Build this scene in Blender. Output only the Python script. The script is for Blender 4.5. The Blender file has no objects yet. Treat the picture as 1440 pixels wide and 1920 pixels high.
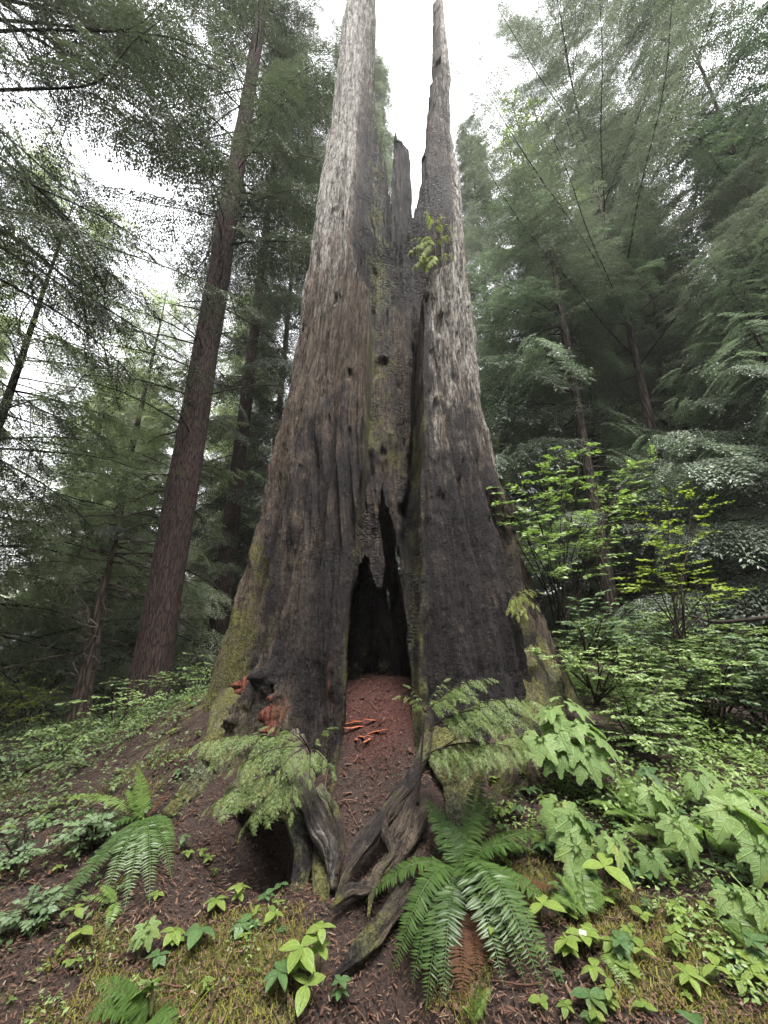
import bpy, math
import numpy as np
from mathutils import Vector, Matrix

R = math.radians
scene = bpy.context.scene
COL = scene.collection
rng = np.random.default_rng(11)

# ------------------------------------------------------------------ camera
F = 721.0
PITCH = R(17.3)
CAM = np.array([0.0, 0.0, 1.7])
_c, _s = math.cos(PITCH), math.sin(PITCH)


def ray(px, py):
    u = (px - 720.0) / F
    v = (960.0 - py) / F
    return np.array([u, _c - v * _s, _s + v * _c])


def P(px, py, Y):
    r = ray(px, py)
    return CAM + r * (Y / r[1])


def project(p):
    d = np.asarray(p, float) - CAM
    dep = d[..., 1] * _c + d[..., 2] * _s
    up = -d[..., 1] * _s + d[..., 2] * _c
    return 720 + F * d[..., 0] / dep, 960 - F * up / dep


# ------------------------------------------------------------------ noise
def _hash(i, j, k, seed):
    n = (np.asarray(i, np.int64) * 374761393 + j * 668265263 + k * 2147483647 + seed * 974634777) & 0xFFFFFFFF
    n = ((n ^ (n >> 13)) * 1274126177) & 0xFFFFFFFF
    n = ((n ^ (n >> 16)) * 2246822519) & 0xFFFFFFFF
    return ((n ^ (n >> 15)) & 0xFFFFFF) / float(0xFFFFFF)


def vnoise(x, y, z=0.0, seed=0):
    x, y, z = np.broadcast_arrays(np.asarray(x, float), np.asarray(y, float), np.asarray(z, float))
    xi, yi, zi = np.floor(x).astype(np.int64), np.floor(y).astype(np.int64), np.floor(z).astype(np.int64)
    fx, fy, fz = x - xi, y - yi, z - zi
    fx, fy, fz = fx * fx * (3 - 2 * fx), fy * fy * (3 - 2 * fy), fz * fz * (3 - 2 * fz)
    r = 0
    for a in (0, 1):
        for b in (0, 1):
            for c in (0, 1):
                r = r + _hash(xi + a, yi + b, zi + c, seed) * (fx if a else 1 - fx) * (fy if b else 1 - fy) * (fz if c else 1 - fz)
    return r * 2 - 1


def fbm(x, y, z=0.0, seed=0, o=4, g=0.5):
    r, a, f, t = 0, 1.0, 1.0, 0
    for i in range(o):
        r = r + a * vnoise(np.asarray(x) * f, np.asarray(y) * f, np.asarray(z) * f, seed + i * 17)
        t += a
        a *= g
        f *= 2.03
    return r / t


def sstep(a, b, x):
    t = np.clip((np.asarray(x, float) - a) / (b - a), 0, 1)
    return t * t * (3 - 2 * t)


# ------------------------------------------------------------------ mesh helpers
class MB:
    """collects vertices, quads/triangles and a per-vertex tint."""
    def __init__(self):
        self.v, self.q, self.t, self.c, self.u, self.n = [], [], [], [], [], 0

    def add(self, V, Q=None, T=None, tint=0.5, uvw=None):
        V = np.asarray(V, np.float64).reshape(-1, 3)
        if Q is not None and len(Q):
            self.q.append(np.asarray(Q, np.int64) + self.n)
        if T is not None and len(T):
            self.t.append(np.asarray(T, np.int64) + self.n)
        self.v.append(V)
        self.c.append(np.broadcast_to(np.asarray(tint, np.float64), (len(V),)))
        self.u.append(V if uvw is None else np.asarray(uvw, np.float64).reshape(-1, 3))
        self.n += len(V)
        return self

    def build(self, name, mat, parent=None, smooth=True, attrs=None, origin=None):
        V = np.concatenate(self.v)
        if origin is not None:
            V = V - np.asarray(origin)
        me = bpy.data.meshes.new(name)
        nq = sum(len(q) for q in self.q)
        nt = sum(len(t) for t in self.t)
        me.vertices.add(len(V))
        me.vertices.foreach_set('co', V.astype(np.float32).ravel())
        li = []
        if nq:
            li.append(np.concatenate(self.q).ravel())
        if nt:
            li.append(np.concatenate(self.t).ravel())
        li = np.concatenate(li)
        me.loops.add(len(li))
        me.loops.foreach_set('vertex_index', li.astype(np.int32))
        st = np.concatenate([np.arange(nq) * 4, nq * 4 + np.arange(nt) * 3])
        me.polygons.add(nq + nt)
        me.polygons.foreach_set('loop_start', st.astype(np.int32))
        me.polygons.foreach_set('use_smooth', np.full(nq + nt, smooth))
        me.update(calc_edges=True)
        a = me.attributes.new('tint', 'FLOAT', 'POINT')
        a.data.foreach_set('value', np.concatenate(self.c).astype(np.float32))
        a = me.attributes.new('uvw', 'FLOAT_VECTOR', 'POINT')
        a.data.foreach_set('vector', np.concatenate(self.u).astype(np.float32).ravel())
        for k, arr in (attrs or {}).items():
            a = me.attributes.new(k, 'FLOAT', 'POINT')
            a.data.foreach_set('value', np.asarray(arr, np.float32).ravel())
        me.materials.append(mat)
        ob = bpy.data.objects.new(name, me)
        COL.objects.link(ob)
        if parent is not None:
            ob.parent = parent
        elif origin is not None:
            ob.location = origin
        return ob


def thing(name, label, cat, loc=(0, 0, 0), group=None, rotz=0.0):
    o = bpy.data.objects.new(name, None)
    COL.objects.link(o)
    o.location = loc
    o.rotation_euler = (0, 0, rotz)
    o.empty_display_size = 0.1
    return tag(o, label, cat, group)


def tag(o, label, cat, group=None):
    o['label'] = label
    o['category'] = cat
    if group:
        o['group'] = group
    return o


def dup(root, loc, rotz, label, scale=1.0, group=None):
    r = root.copy()
    COL.objects.link(r)
    r.location = loc
    r.rotation_euler = (0, 0, rotz)
    r.scale = (scale,) * 3
    r['label'] = label
    if group:
        r['group'] = group
    for ch in list(root.children):
        c = ch.copy()
        COL.objects.link(c)
        c.parent = r
    return r


def unit(v):
    v = np.asarray(v, float)
    return v / np.maximum(np.linalg.norm(v, axis=-1, keepdims=True), 1e-9)


def frames(d, n):
    """(k,3,3) matrices whose columns are side, direction, normal."""
    d = unit(d)
    s = np.cross(d, n)
    bad = np.linalg.norm(s, axis=-1) < 1e-4
    if np.any(bad):
        s[bad] = np.cross(d[bad], np.array([1.0, 0.1, 0.0]))
    s = unit(s)
    n2 = np.cross(s, d)
    return np.stack([s, d, n2], axis=-1)


def inst(mb, tV, tQ, M, pos, scale, tint, jitter=None):
    """adds k transformed copies of template tV,tQ to mb."""
    k = len(pos)
    if k == 0:
        return
    scale = np.broadcast_to(np.asarray(scale, float), (k,))
    tv = np.asarray(tV)
    V = np.einsum('kij,nj->kni', M, tv) * scale[:, None, None] + np.asarray(pos)[:, None, :]
    n = len(tv)
    Q = np.asarray(tQ)[None] + (np.arange(k) * n)[:, None, None]
    t = np.repeat(np.broadcast_to(np.asarray(tint, float), (k,)), n)
    mb.add(V.reshape(-1, 3), Q.reshape(-1, np.asarray(tQ).shape[1]), tint=t, uvw=np.tile(tv, (k, 1)))


def bez(p0, p1, p2, n):
    t = np.linspace(0, 1, n)[:, None]
    return (1 - t) ** 2 * np.asarray(p0) + 2 * t * (1 - t) * np.asarray(p1) + t * t * np.asarray(p2)


def catmull(pts, n):
    pts = np.asarray(pts, float)
    p = np.vstack([2 * pts[0] - pts[1], pts, 2 * pts[-1] - pts[-2]])
    m = len(pts) - 1
    out = []
    for s in np.linspace(0, m - 1e-6, n):
        i = int(s)
        t = s - i
        a, b, c, d = p[i], p[i + 1], p[i + 2], p[i + 3]
        out.append(0.5 * (2 * b + (c - a) * t + (2 * a - 5 * b + 4 * c - d) * t * t + (3 * b - a - 3 * c + d) * t ** 3))
    return np.array(out)


def tube(mb, pts, rad, sides=8, tint=0.5, rough=0.0, freq=6.0, seed=1, cap=True, flat=1.0, along=0.15):
    """tapered tube along pts; rough adds noise ridges running along it."""
    pts = np.asarray(pts, float)
    n = len(pts)
    rad = np.broadcast_to(np.asarray(rad, float), (n,))
    d = unit(np.gradient(pts, axis=0))
    ref = np.array([0.0, 0.0, 1.0]) if abs(d[:, 2]).mean() < 0.8 else np.array([0.0, 1.0, 0.0])
    s = unit(np.cross(d, ref))
    b = np.cross(s, d)
    a = np.linspace(0, 2 * np.pi, sides, endpoint=False)
    L = np.concatenate([[0], np.cumsum(np.linalg.norm(np.diff(pts, axis=0), axis=1))])
    rr = np.repeat(rad[:, None], sides, 1)
    if rough:
        ca, sa = np.cos(a)[None], np.sin(a)[None]
        nz = fbm(ca * freq * 0.4 + L[:, None] * 0.05, sa * freq * 0.4, L[:, None] * freq * along / np.maximum(rad.mean(), .01) * 0.5, seed, 4, 0.6)
        rr = rr * (1 + rough * nz)
    V = pts[:, None] + rr[..., None] * (np.cos(a)[None, :, None] * s[:, None] + flat * np.sin(a)[None, :, None] * b[:, None])
    i = np.arange(n - 1)[:, None]
    j = np.arange(sides)[None]
    Q = np.stack([i * sides + j, i * sides + (j + 1) % sides, (i + 1) * sides + (j + 1) % sides, (i + 1) * sides + j], -1).reshape(-1, 4)
    uvw = np.stack([np.broadcast_to(np.cos(a)[None] * rad[:, None], (n, sides)), np.broadcast_to(np.sin(a)[None] * rad[:, None], (n, sides)), np.repeat(L[:, None], sides, 1)], -1)
    V = V.reshape(-1, 3)
    if cap:
        m = len(V)
        V = np.vstack([V, pts[0], pts[-1]])
        uvw = np.vstack([uvw.reshape(-1, 3), [0, 0, 0], [0, 0, L[-1]]])
        jj = np.arange(sides)
        T = np.concatenate([np.stack([np.full(sides, m), (jj + 1) % sides, jj], -1),
                            np.stack([np.full(sides, m + 1), (n - 1) * sides + jj, (n - 1) * sides + (jj + 1) % sides], -1)])
        mb.add(V, Q, T, tint, uvw)
    else:
        mb.add(V, Q, None, tint, uvw)


# ------------------------------------------------------------------ ground
def ground_h(x, y):
    x, y = np.asarray(x, float), np.asarray(y, float)
    dx, dy = x - 0.1, y - 5.0
    rr = (dx / 2.6) ** 2 + (dy / np.where(dy < 0, 1.5, 2.6)) ** 2
    m = 0.62 * np.exp(-rr ** 2) + 0.42 * np.exp(-(dx ** 2 / (2 * 2.2 ** 2) + dy ** 2 / (2 * 1.75 ** 2)))
    h = 0.0 + m
    h = h + 0.10 * np.clip(x - 0.2, 0, 9) + 0.05 * np.clip(y - 5, 0, 30) * sstep(0, 5, x)
    h = h + 0.55 * np.exp(-((x + 2.7) ** 2 / 3.0 + (y - 6.4) ** 2 / 3.4)) + 0.50 * sstep(1.6, 4.2, x) * sstep(4.0, 7.0, y)
    h = h + 0.10 * fbm(x * 0.5 + 9, y * 0.5, 0, 3, 3) * sstep(1.5, 6, np.hypot(x, y - 1))
    h = h + 0.045 * fbm(x * 2.1, y * 2.1, 0, 5, 4)
    # worn path out of the hollow
    cx = -0.10 - 0.05 * (y - 3)
    h = h - 0.16 * np.exp(-((x - cx) / 0.26) ** 2) * sstep(4.2, 3.6, y) * sstep(1.3, 2.4, y)
    # floor inside the hollow, a heap of red rotten wood
    h = h + 0.10 * np.exp(-((x + 0.05) ** 2 / 0.25 + (y - 4.9) ** 2 / 0.5))
    # hole under the roots
    h = h - 0.50 * np.exp(-((x + 0.72) / 0.27) ** 2 - ((y - 3.42) / 0.36) ** 2)
    # soil banked up around the roots beside the path
    for (xa, ya, xb, yb, hh) in ((.30, 3.45, -.18, 2.85, .13), (.22, 3.05, -.10, 2.62, .10), (.16, 2.72, -.15, 2.42, .08), (-.62, 3.1, -.40, 2.8, .05)):
        t = np.clip(((x - xa) * (xb - xa) + (y - ya) * (yb - ya)) / ((xb - xa) ** 2 + (yb - ya) ** 2), 0, 1)
        d2 = (x - xa - t * (xb - xa)) ** 2 + (y - ya - t * (yb - ya)) ** 2
        h = h + hh * np.exp(-d2 / .10 ** 2)
    # sunken hole right of the thick root
    h = h - 0.16 * np.exp(-((x - 0.16) / 0.13) ** 2 - ((y - 2.52) / 0.25) ** 2)
    return h


def G(px, py, ymin=1.2, ymax=30):
    """where the sight line through a photo point meets the ground."""
    r = ray(px, py)
    Y = np.arange(ymin, ymax, 0.01)
    p = CAM + r[None] * (Y / r[1])[:, None]
    below = p[:, 2] <= ground_h(p[:, 0], p[:, 1])
    i = int(np.argmax(below)) if below.any() else len(Y) - 1
    q = p[i].copy()
    q[2] = float(ground_h(q[0], q[1]))
    return q


# ------------------------------------------------------------------ materials
class NT:
    def __init__(self, name):
        self.m = bpy.data.materials.new(name)
        self.m.use_nodes = True
        self.t = self.m.node_tree
        self.t.nodes.clear()
        self.out = self.t.nodes.new('ShaderNodeOutputMaterial')

    def n(self, kind, **kw):
        nd = self.t.nodes.new('ShaderNode' + kind)
        for k, v in kw.items():
            if hasattr(nd, k) and k not in nd.inputs:
                setattr(nd, k, v)
            else:
                self.set(nd.inputs[k], v)
        return nd

    def set(self, sock, v):
        if hasattr(v, 'links') or isinstance(v, bpy.types.NodeSocket):
            self.t.links.new(v, sock)
        else:
            sock.default_value = v

    def attr(self, name):
        a = self.n('Attribute')
        a.attribute_name = name
        return a

    def map(self, vec, scale):
        m = self.n('Mapping')
        self.set(m.inputs['Vector'], vec)
        m.inputs['Scale'].default_value = scale
        return m.outputs[0]

    def noise(self, vec, scale, detail=4, rough=0.55, dist=0.0):
        a = self.n('TexNoise')
        self.set(a.inputs['Vector'], vec)
        a.inputs['Scale'].default_value = scale
        a.inputs['Detail'].default_value = detail
        a.inputs['Roughness'].default_value = rough
        a.inputs['Distortion'].default_value = dist
        return a.outputs['Fac']

    def ramp(self, fac, stops):
        r = self.n('ValToRGB')
        self.set(r.inputs[0], fac)
        e = r.color_ramp.elements
        while len(e) < len(stops):
            e.new(0.5)
        for el, (p, c) in zip(e, stops):
            el.position = p
            el.color = (*c, 1) if len(c) == 3 else c
        return r.outputs[0]

    def rng(self, v, a, b, c=0.0, d=1.0):
        m = self.n('MapRange')
        m.interpolation_type = 'SMOOTHSTEP'
        self.set(m.inputs[0], v)
        for i, x in enumerate((a, b, c, d)):
            m.inputs[i + 1].default_value = x
        return m.outputs[0]

    def math(self, op, a, b=0.0):
        m = self.n('Math')
        m.operation = op
        m.use_clamp = False
        self.set(m.inputs[0], a)
        self.set(m.inputs[1], b)
        return m.outputs[0]

    def mix(self, fac, a, b, mode='MIX'):
        m = self.n('Mix')
        m.data_type = 'RGBA'
        m.blend_type = mode
        self.set(m.inputs[0], fac)
        for s, v in ((m.inputs[6], a), (m.inputs[7], b)):
            if isinstance(v, (tuple, list)):
                s.default_value = (*v, 1) if len(v) == 3 else v
            else:
                self.set(s, v)
        return m.outputs[2]

    def bump(self, h, strength, dist, normal=None):
        b = self.n('Bump')
        self.set(b.inputs['Height'], h)
        b.inputs['Strength'].default_value = strength
        b.inputs['Distance'].default_value = dist
        if normal is not None:
            self.set(b.inputs['Normal'], normal)
        return b.outputs[0]

    def surface(self, col, rough=0.8, normal=None, spec=0.3, coat=0.0, trans=0.0, tcol=None):
        p = self.n('BsdfPrincipled')
        if isinstance(col, (tuple, list)):
            col = (*col, 1) if len(col) == 3 else col
        self.set(p.inputs['Base Color'], col)
        self.set(p.inputs['Roughness'], rough)
        p.inputs['Specular IOR Level'].default_value = spec
        if normal is not None:
            self.set(p.inputs['Normal'], normal)
        o = p.outputs[0]
        if trans > 0:
            t = self.n('BsdfTranslucent')
            self.set(t.inputs[0], tcol if tcol is not None else col)
            mx = self.n('MixShader')
            mx.inputs[0].default_value = trans
            self.t.links.new(o, mx.inputs[1])
            self.t.links.new(t.outputs[0], mx.inputs[2])
            o = mx.outputs[0]
        self.t.links.new(o, self.out.inputs[0])
        return self.m


def leaf_mat(name, dark, light, rough=0.45, spec=0.4, trans=0.3, tmul=(1.3, 1.5, 0.7), veins=None):
    k = NT(name)
    a = k.attr('tint').outputs['Fac']
    nz = k.noise(k.n('NewGeometry').outputs['Position'], 1.3, 3)
    f = k.math('ADD', k.math('MULTIPLY', a, 0.7), k.math('MULTIPLY', k.rng(nz, 0.3, 0.7), 0.35))
    col = k.mix(f, dark, light)
    nrm = None
    if veins:
        sx = k.n('SeparateXYZ')
        k.set(sx.inputs[0], k.attr('uvw').outputs['Vector'])
        x, y = sx.outputs[0], sx.outputs[1]
        ax = k.math('ABSOLUTE', x)
        if veins == 'palm':
            ang = k.math('ARCTAN2', x, y)
            dl = 2 * 2.45 * .84 / 6
            pp = k.math('ABSOLUTE', k.math('SUBTRACT', k.math('FRACT', k.math('ADD', k.math('DIVIDE', ang, dl), 100.5)), .5))   # 0 on a vein
            r = k.math('SQRT', k.math('ADD', k.math('MULTIPLY', x, x), k.math('MULTIPLY', y, y)))
            dist = k.math('MULTIPLY', k.math('MULTIPLY', pp, r), dl)
            main = k.rng(dist, 0.0, 0.022, 1.0, 0.0)
            sec = k.math('SINE', k.math('MULTIPLY', k.math('SUBTRACT', r, k.math('MULTIPLY', dist, .9)), 62.0))
            secm = k.math('MULTIPLY', k.rng(sec, .35, 1.0), .55)
        else:
            main = k.rng(ax, 0.0, 0.018, 1.0, 0.0)
            cv = k.math('SINE', k.math('MULTIPLY', k.math('SUBTRACT', k.math('MULTIPLY', ax, 1.6), k.math('MULTIPLY', y, .55)), 60.0))
            secm = k.math('MULTIPLY', k.rng(cv, .3, 1.0), .5)
        vv = k.math('MAXIMUM', main, secm)
        col = k.mix(k.math('MULTIPLY', vv, .45), col, tuple(min(1, c * 1.5 + .01) for c in light))
        nz2 = k.noise(k.attr('uvw').outputs['Vector'], 9.0, 3)
        col = k.mix(k.rng(nz2, .35, .75, 0, .35), col, tuple(c * .7 for c in dark))
        spot = k.rng(k.noise(k.n('NewGeometry').outputs['Position'], 34.0, 3, .6), .69, .74, 0, .85)
        col = k.mix(spot, col, (.11, .062, .022))
        old = k.rng(k.noise(k.n('NewGeometry').outputs['Position'], 4.5, 2), .60, .78, 0, .5)
        col = k.mix(old, col, (.20, .19, .035))
        nrm = k.bump(k.math('ADD', k.math('MULTIPLY', vv, -1.0), k.math('MULTIPLY', nz2, .8)), .75, .006)
    tc = k.mix(1.0, col, tmul, 'MULTIPLY')
    return k.surface(col, rough, nrm, spec, trans=trans, tcol=tc)


def bark_mat(name, dark, light, red, moss=0.15, sc=1.0, grey=0.3):
    k = NT(name)
    u = k.attr('uvw').outputs['Vector']
    v1 = k.map(u, (14 * sc, 14 * sc, 1.6 * sc))
    fine = k.noise(v1, 1.6, 6, 0.65, 0.4)
    vo = k.n('TexVoronoi')
    vo.feature = 'DISTANCE_TO_EDGE'
    k.set(vo.inputs['Vector'], k.map(u, (9 * sc, 9 * sc, 1.3 * sc)))
    vo.inputs['Scale'].default_value = 1.5
    crack = k.rng(vo.outputs['Distance'], 0.0, 0.22)
    col = k.mix(k.rng(fine, 0.3, 0.7), dark, light)
    col = k.mix(k.math('MULTIPLY', k.rng(k.noise(u, 3.0, 4), 0.45, 0.75), 0.8), col, red)
    col = k.mix(k.rng(crack, 0.9, 0.0, 0.0, 0.75), col, tuple(c * 0.35 for c in dark))
    if moss > 0:
        mo = k.rng(k.noise(k.n('NewGeometry').outputs['Position'], 2.2, 6, 0.65), 0.62 - 0.25 * moss, 0.78 - 0.25 * moss)
        col = k.mix(mo, col, (0.055, 0.062, 0.018))
    h = k.math('ADD', k.math('MULTIPLY', crack, 0.7), fine)
    return k.surface(col, 0.88, k.bump(h, 0.9, 0.03 / sc), 0.2)


def plain_mat(name, a, b, sc=8.0, rough=0.7, spec=0.3, trans=0.0, bump=0.3):
    k = NT(name)
    nz = k.noise(k.n('NewGeometry').outputs['Position'], sc, 5, 0.6)
    t = k.attr('tint').outputs['Fac']
    f = k.math('ADD', k.math('MULTIPLY', k.rng(nz, 0.3, 0.7), 0.6), k.math('MULTIPLY', t, 0.4))
    return k.surface(k.mix(f, a, b), rough, k.bump(nz, bump, 0.01), spec, trans=trans)
# ------------------------------------------------------------------ burnt hollow stump
def wood_mat():
    k = NT('weathered_burnt_wood')
    u = k.attr('uvw').outputs['Vector']
    pos = k.n('NewGeometry').outputs['Position']
    char = k.attr('char').outputs['Fac']  # also carries the shade painted into the holes and the slot
    bleach = k.attr('bleach').outputs['Fac']
    moss = k.attr('moss').outputs['Fac']
    red = k.attr('red').outputs['Fac']
    block = k.attr('block').outputs['Fac']
    fib = k.noise(k.map(u, (22, 2.6, 22)), 1.4, 7, 0.75, 0.4)
    fib2 = k.noise(k.map(u, (52, 9, 52)), 1.2, 5, 0.75)
    streak = k.noise(k.map(u, (4.5, .45, 4.5)), 1.3, 5, 0.65, 0.3)
    blot = k.noise(pos, 2.6, 7, 0.68)
    fine = k.noise(pos, 42.0, 5, 0.75)
    grain = k.noise(pos, 110.0, 2, 0.6)
    fi = k.rng(k.math('ADD', k.math('MULTIPLY', fib, 0.55), k.math('MULTIPLY', fib2, 0.45)), 0.39, 0.60)
    brown = k.mix(fi, (0.008, 0.006, 0.0048), (0.118, 0.090, 0.068))
    brown = k.mix(k.rng(blot, 0.48, 0.70, 0, 0.7), brown, k.mix(fi, (0.016, 0.008, 0.007), (0.095, 0.054, 0.040)))
    grey = k.mix(fi, (0.026, 0.022, 0.019), (0.37, 0.35, 0.32))
    bl = k.math('ADD', bleach, k.math('MULTIPLY', k.math('SUBTRACT', streak, 0.5), 1.2))
    bl = k.math('ADD', bl, k.math('MULTIPLY', k.math('SUBTRACT', fib, 0.5), 1.3))
    col = k.mix(k.rng(bl, 0.2, 0.85), brown, grey)
    # dark decayed pits in the bare wood
    pit = k.rng(k.noise(k.map(u, (11, 4.5, 11)), 1.5, 5, 0.72), 0.56, 0.64, 0, 0.85)
    col = k.mix(pit, col, k.mix(fine, (0.010, 0.008, 0.007), (0.05, 0.04, 0.035)))
    vo = k.n('TexVoronoi')
    vo.feature = 'DISTANCE_TO_EDGE'
    wv = k.n('VectorMath')
    wv.operation = 'ADD'
    k.set(wv.inputs[0], k.map(u, (12, 24, 12)))
    nn = k.n('TexNoise')
    k.set(nn.inputs['Vector'], u)
    nn.inputs['Scale'].default_value = 7.0
    k.set(wv.inputs[1], nn.outputs['Color'])
    k.set(vo.inputs['Vector'], wv.outputs[0])
    vo.inputs['Scale'].default_value = 1.0
    vo.inputs['Randomness'].default_value = 0.9
    crk = k.rng(vo.outputs['Distance'], 0.0, 0.2)
    crkm = k.math('MULTIPLY', block, k.rng(k.noise(pos, 1.7, 3), .35, .6))
    chc = k.mix(k.rng(fine, 0.35, 0.7), (0.003, 0.0025, 0.003), (0.028, 0.022, 0.023))
    chc = k.mix(k.rng(fib, 0.56, 0.76, 0, 0.6), chc, (0.085, 0.068, 0.064))
    chm = k.math('ADD', char, k.math('MULTIPLY', k.math('SUBTRACT', blot, 0.5), 1.9))
    chm = k.math('ADD', chm, k.math('MULTIPLY', k.math('SUBTRACT', streak, 0.5), 1.5))
    chm = k.math('ADD', chm, k.math('MULTIPLY', k.math('SUBTRACT', fine, 0.5), 1.0))
    chm = k.rng(chm, 0.2, 0.85)
    col = k.mix(chm, col, chc)
    col = k.mix(k.math('MULTIPLY', crkm, k.rng(crk, 1, 0, 0, .8)), col, (.006, .005, .005))
    redm = k.rng(k.math('ADD', red, k.math('ADD', k.math('MULTIPLY', k.math('SUBTRACT', fib, 0.5), 0.9), k.math('MULTIPLY', k.math('SUBTRACT', blot, .5), .9))), 0.4, 0.85)
    col = k.mix(redm, col, k.mix(fi, (0.035, 0.010, 0.007), (0.21, 0.066, 0.038)))
    # pale crusts of lichen and grit
    li = k.rng(k.noise(pos, 19.0, 7, 0.85), 0.57, 0.66, 0, 0.8)
    col = k.mix(k.math('MULTIPLY', li, k.rng(grain, .4, .6)), col, (0.16, 0.15, 0.118))
    mo_n = k.math('ADD', k.math('MULTIPLY', k.noise(pos, 8.0, 6, 0.78), 0.55), k.math('MULTIPLY', k.noise(pos, 2.4, 4), 0.45))
    mom = k.rng(k.math('ADD', moss, k.math('MULTIPLY', k.math('SUBTRACT', mo_n, 0.5), 2.8)), 0.22, 0.62)
    mcol = k.mix(k.rng(fine, 0.35, 0.65), (0.018, 0.019, 0.006), (0.135, 0.130, 0.042))
    mcol = k.mix(k.rng(blot, .45, .65), mcol, k.mix(k.rng(fine, .35, .65), (.02, .022, .012), (.12, .125, .075)))
    col = k.mix(k.math('MULTIPLY', mom, k.rng(grain, .25, .5, .45, 1.0)), col, mcol)
    h = k.math('ADD', k.math('MULTIPLY', fib, 0.9), k.math('MULTIPLY', fib2, 0.55))
    h = k.math('ADD', h, k.math('MULTIPLY', k.math('MULTIPLY', crk, crkm), 1.0))
    h = k.math('ADD', h, k.math('MULTIPLY', fine, 0.6))
    h = k.math('ADD', h, k.math('MULTIPLY', pit, -0.5))
    rough = k.rng(chm, 0, 1, 0.88, 0.78)
    return k.surface(col, rough, k.bump(h, 1.0, 0.035), 0.18)


M_WOOD = wood_mat()
CY = 4.9
_zt = np.array([-.6, .0, .6, 1.1, 1.6, 2.5, 3.84, 4.9, 6.2, 7.9, 10.4, 13, 15.5, 19])
_ct = np.array([.03, .03, .03, .02, .02, .02, -.02, .0, .05, .08, .14, .19, .24, .30])
_wt = np.array([2.15, 1.98, 1.86, 1.76, 1.69, 1.58, 1.43, 1.34, 1.27, 1.2, 1.14, 1.08, 1.03, 1.0])
_kt = np.array([.64, .64, .65, .66, .68, .72, .8, .85, .9, .92, .92, .92, .92, .92])


def s_c(z): return np.interp(z, _zt, _ct)
def s_w(z): return np.interp(z, _zt, _wt)
def s_k(z): return np.interp(z, _zt, _kt)


def s_pt(a, z, rho, dep=0.0):
    w = s_w(z)
    return np.stack(np.broadcast_arrays(s_c(z) + w * rho * np.sin(a), CY - s_k(z) * w * rho * np.cos(a) + dep, z), -1)


def a_of(px, py, dep):
    """angle and height on the front wall (set back by dep) seen at a photo point."""
    a = np.linspace(R(-95), R(95), 1500)
    z = np.full_like(a, 3.0)
    r = ray(px, py)
    for _ in range(25):
        Y = CY - s_k(z) * s_w(z) * np.cos(a) + dep
        z = 0.5 * z + 0.5 * np.clip(1.7 + r[2] / r[1] * Y, -.6, 19)
    x, y = project(s_pt(a, z, 1.0, dep))
    i = int(np.argmin(np.abs(x - px)))
    return a[i], z[i]


# py: outer left rim, left foot, right foot, outer right rim of the cleft, depth of its floor
GROOVE = [(0, 666, 712, 776, 830, .50), (120, 664, 712, 775, 838, .58), (250, 661, 720, 770, 842, .66), (400, 655, 728, 766, 849, .74),
          (462, 654, 724, 768, 851, .80), (488, 661, 720, 771, 850, .84), (512, 672, 716, 774, 808, .85), (545, 691, 712, 777, 801, .85),
          (620, 690, 705, 780, 799, .84), (700, 686, 700, 781, 797, .80), (800, 681, 696, 780, 793, .70), (870, 677, 691, 777, 790, .62),
          (950, 669, 687, 770, 787, .50), (1050, 657, 678, 766, 788, .40), (1200, 644, 656, 768, 783, .30), (1420, 634, 646, 772, 781, .22), (1600, 628, 640, 774, 782, .15)]
_g = []
for (py, x1, x2, x3, x4, fl) in GROOVE:
    a1, z1 = a_of(x1, py, 0.0)
    a2, z2 = a_of(x2, py, fl)
    a3, z3 = a_of(x3, py, fl)
    a4, z4 = a_of(x4, py, 0.0)
    _g.append((z1, a1, z2, a2, z3, a3, z4, a4, fl))
_g = np.array(_g)[::-1]


def _gi(z, k):
    zz = np.maximum.accumulate(_g[:, 2 * k] + np.arange(len(_g)) * 1e-6)
    return np.interp(z, zz, _g[:, 2 * k + 1])


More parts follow.
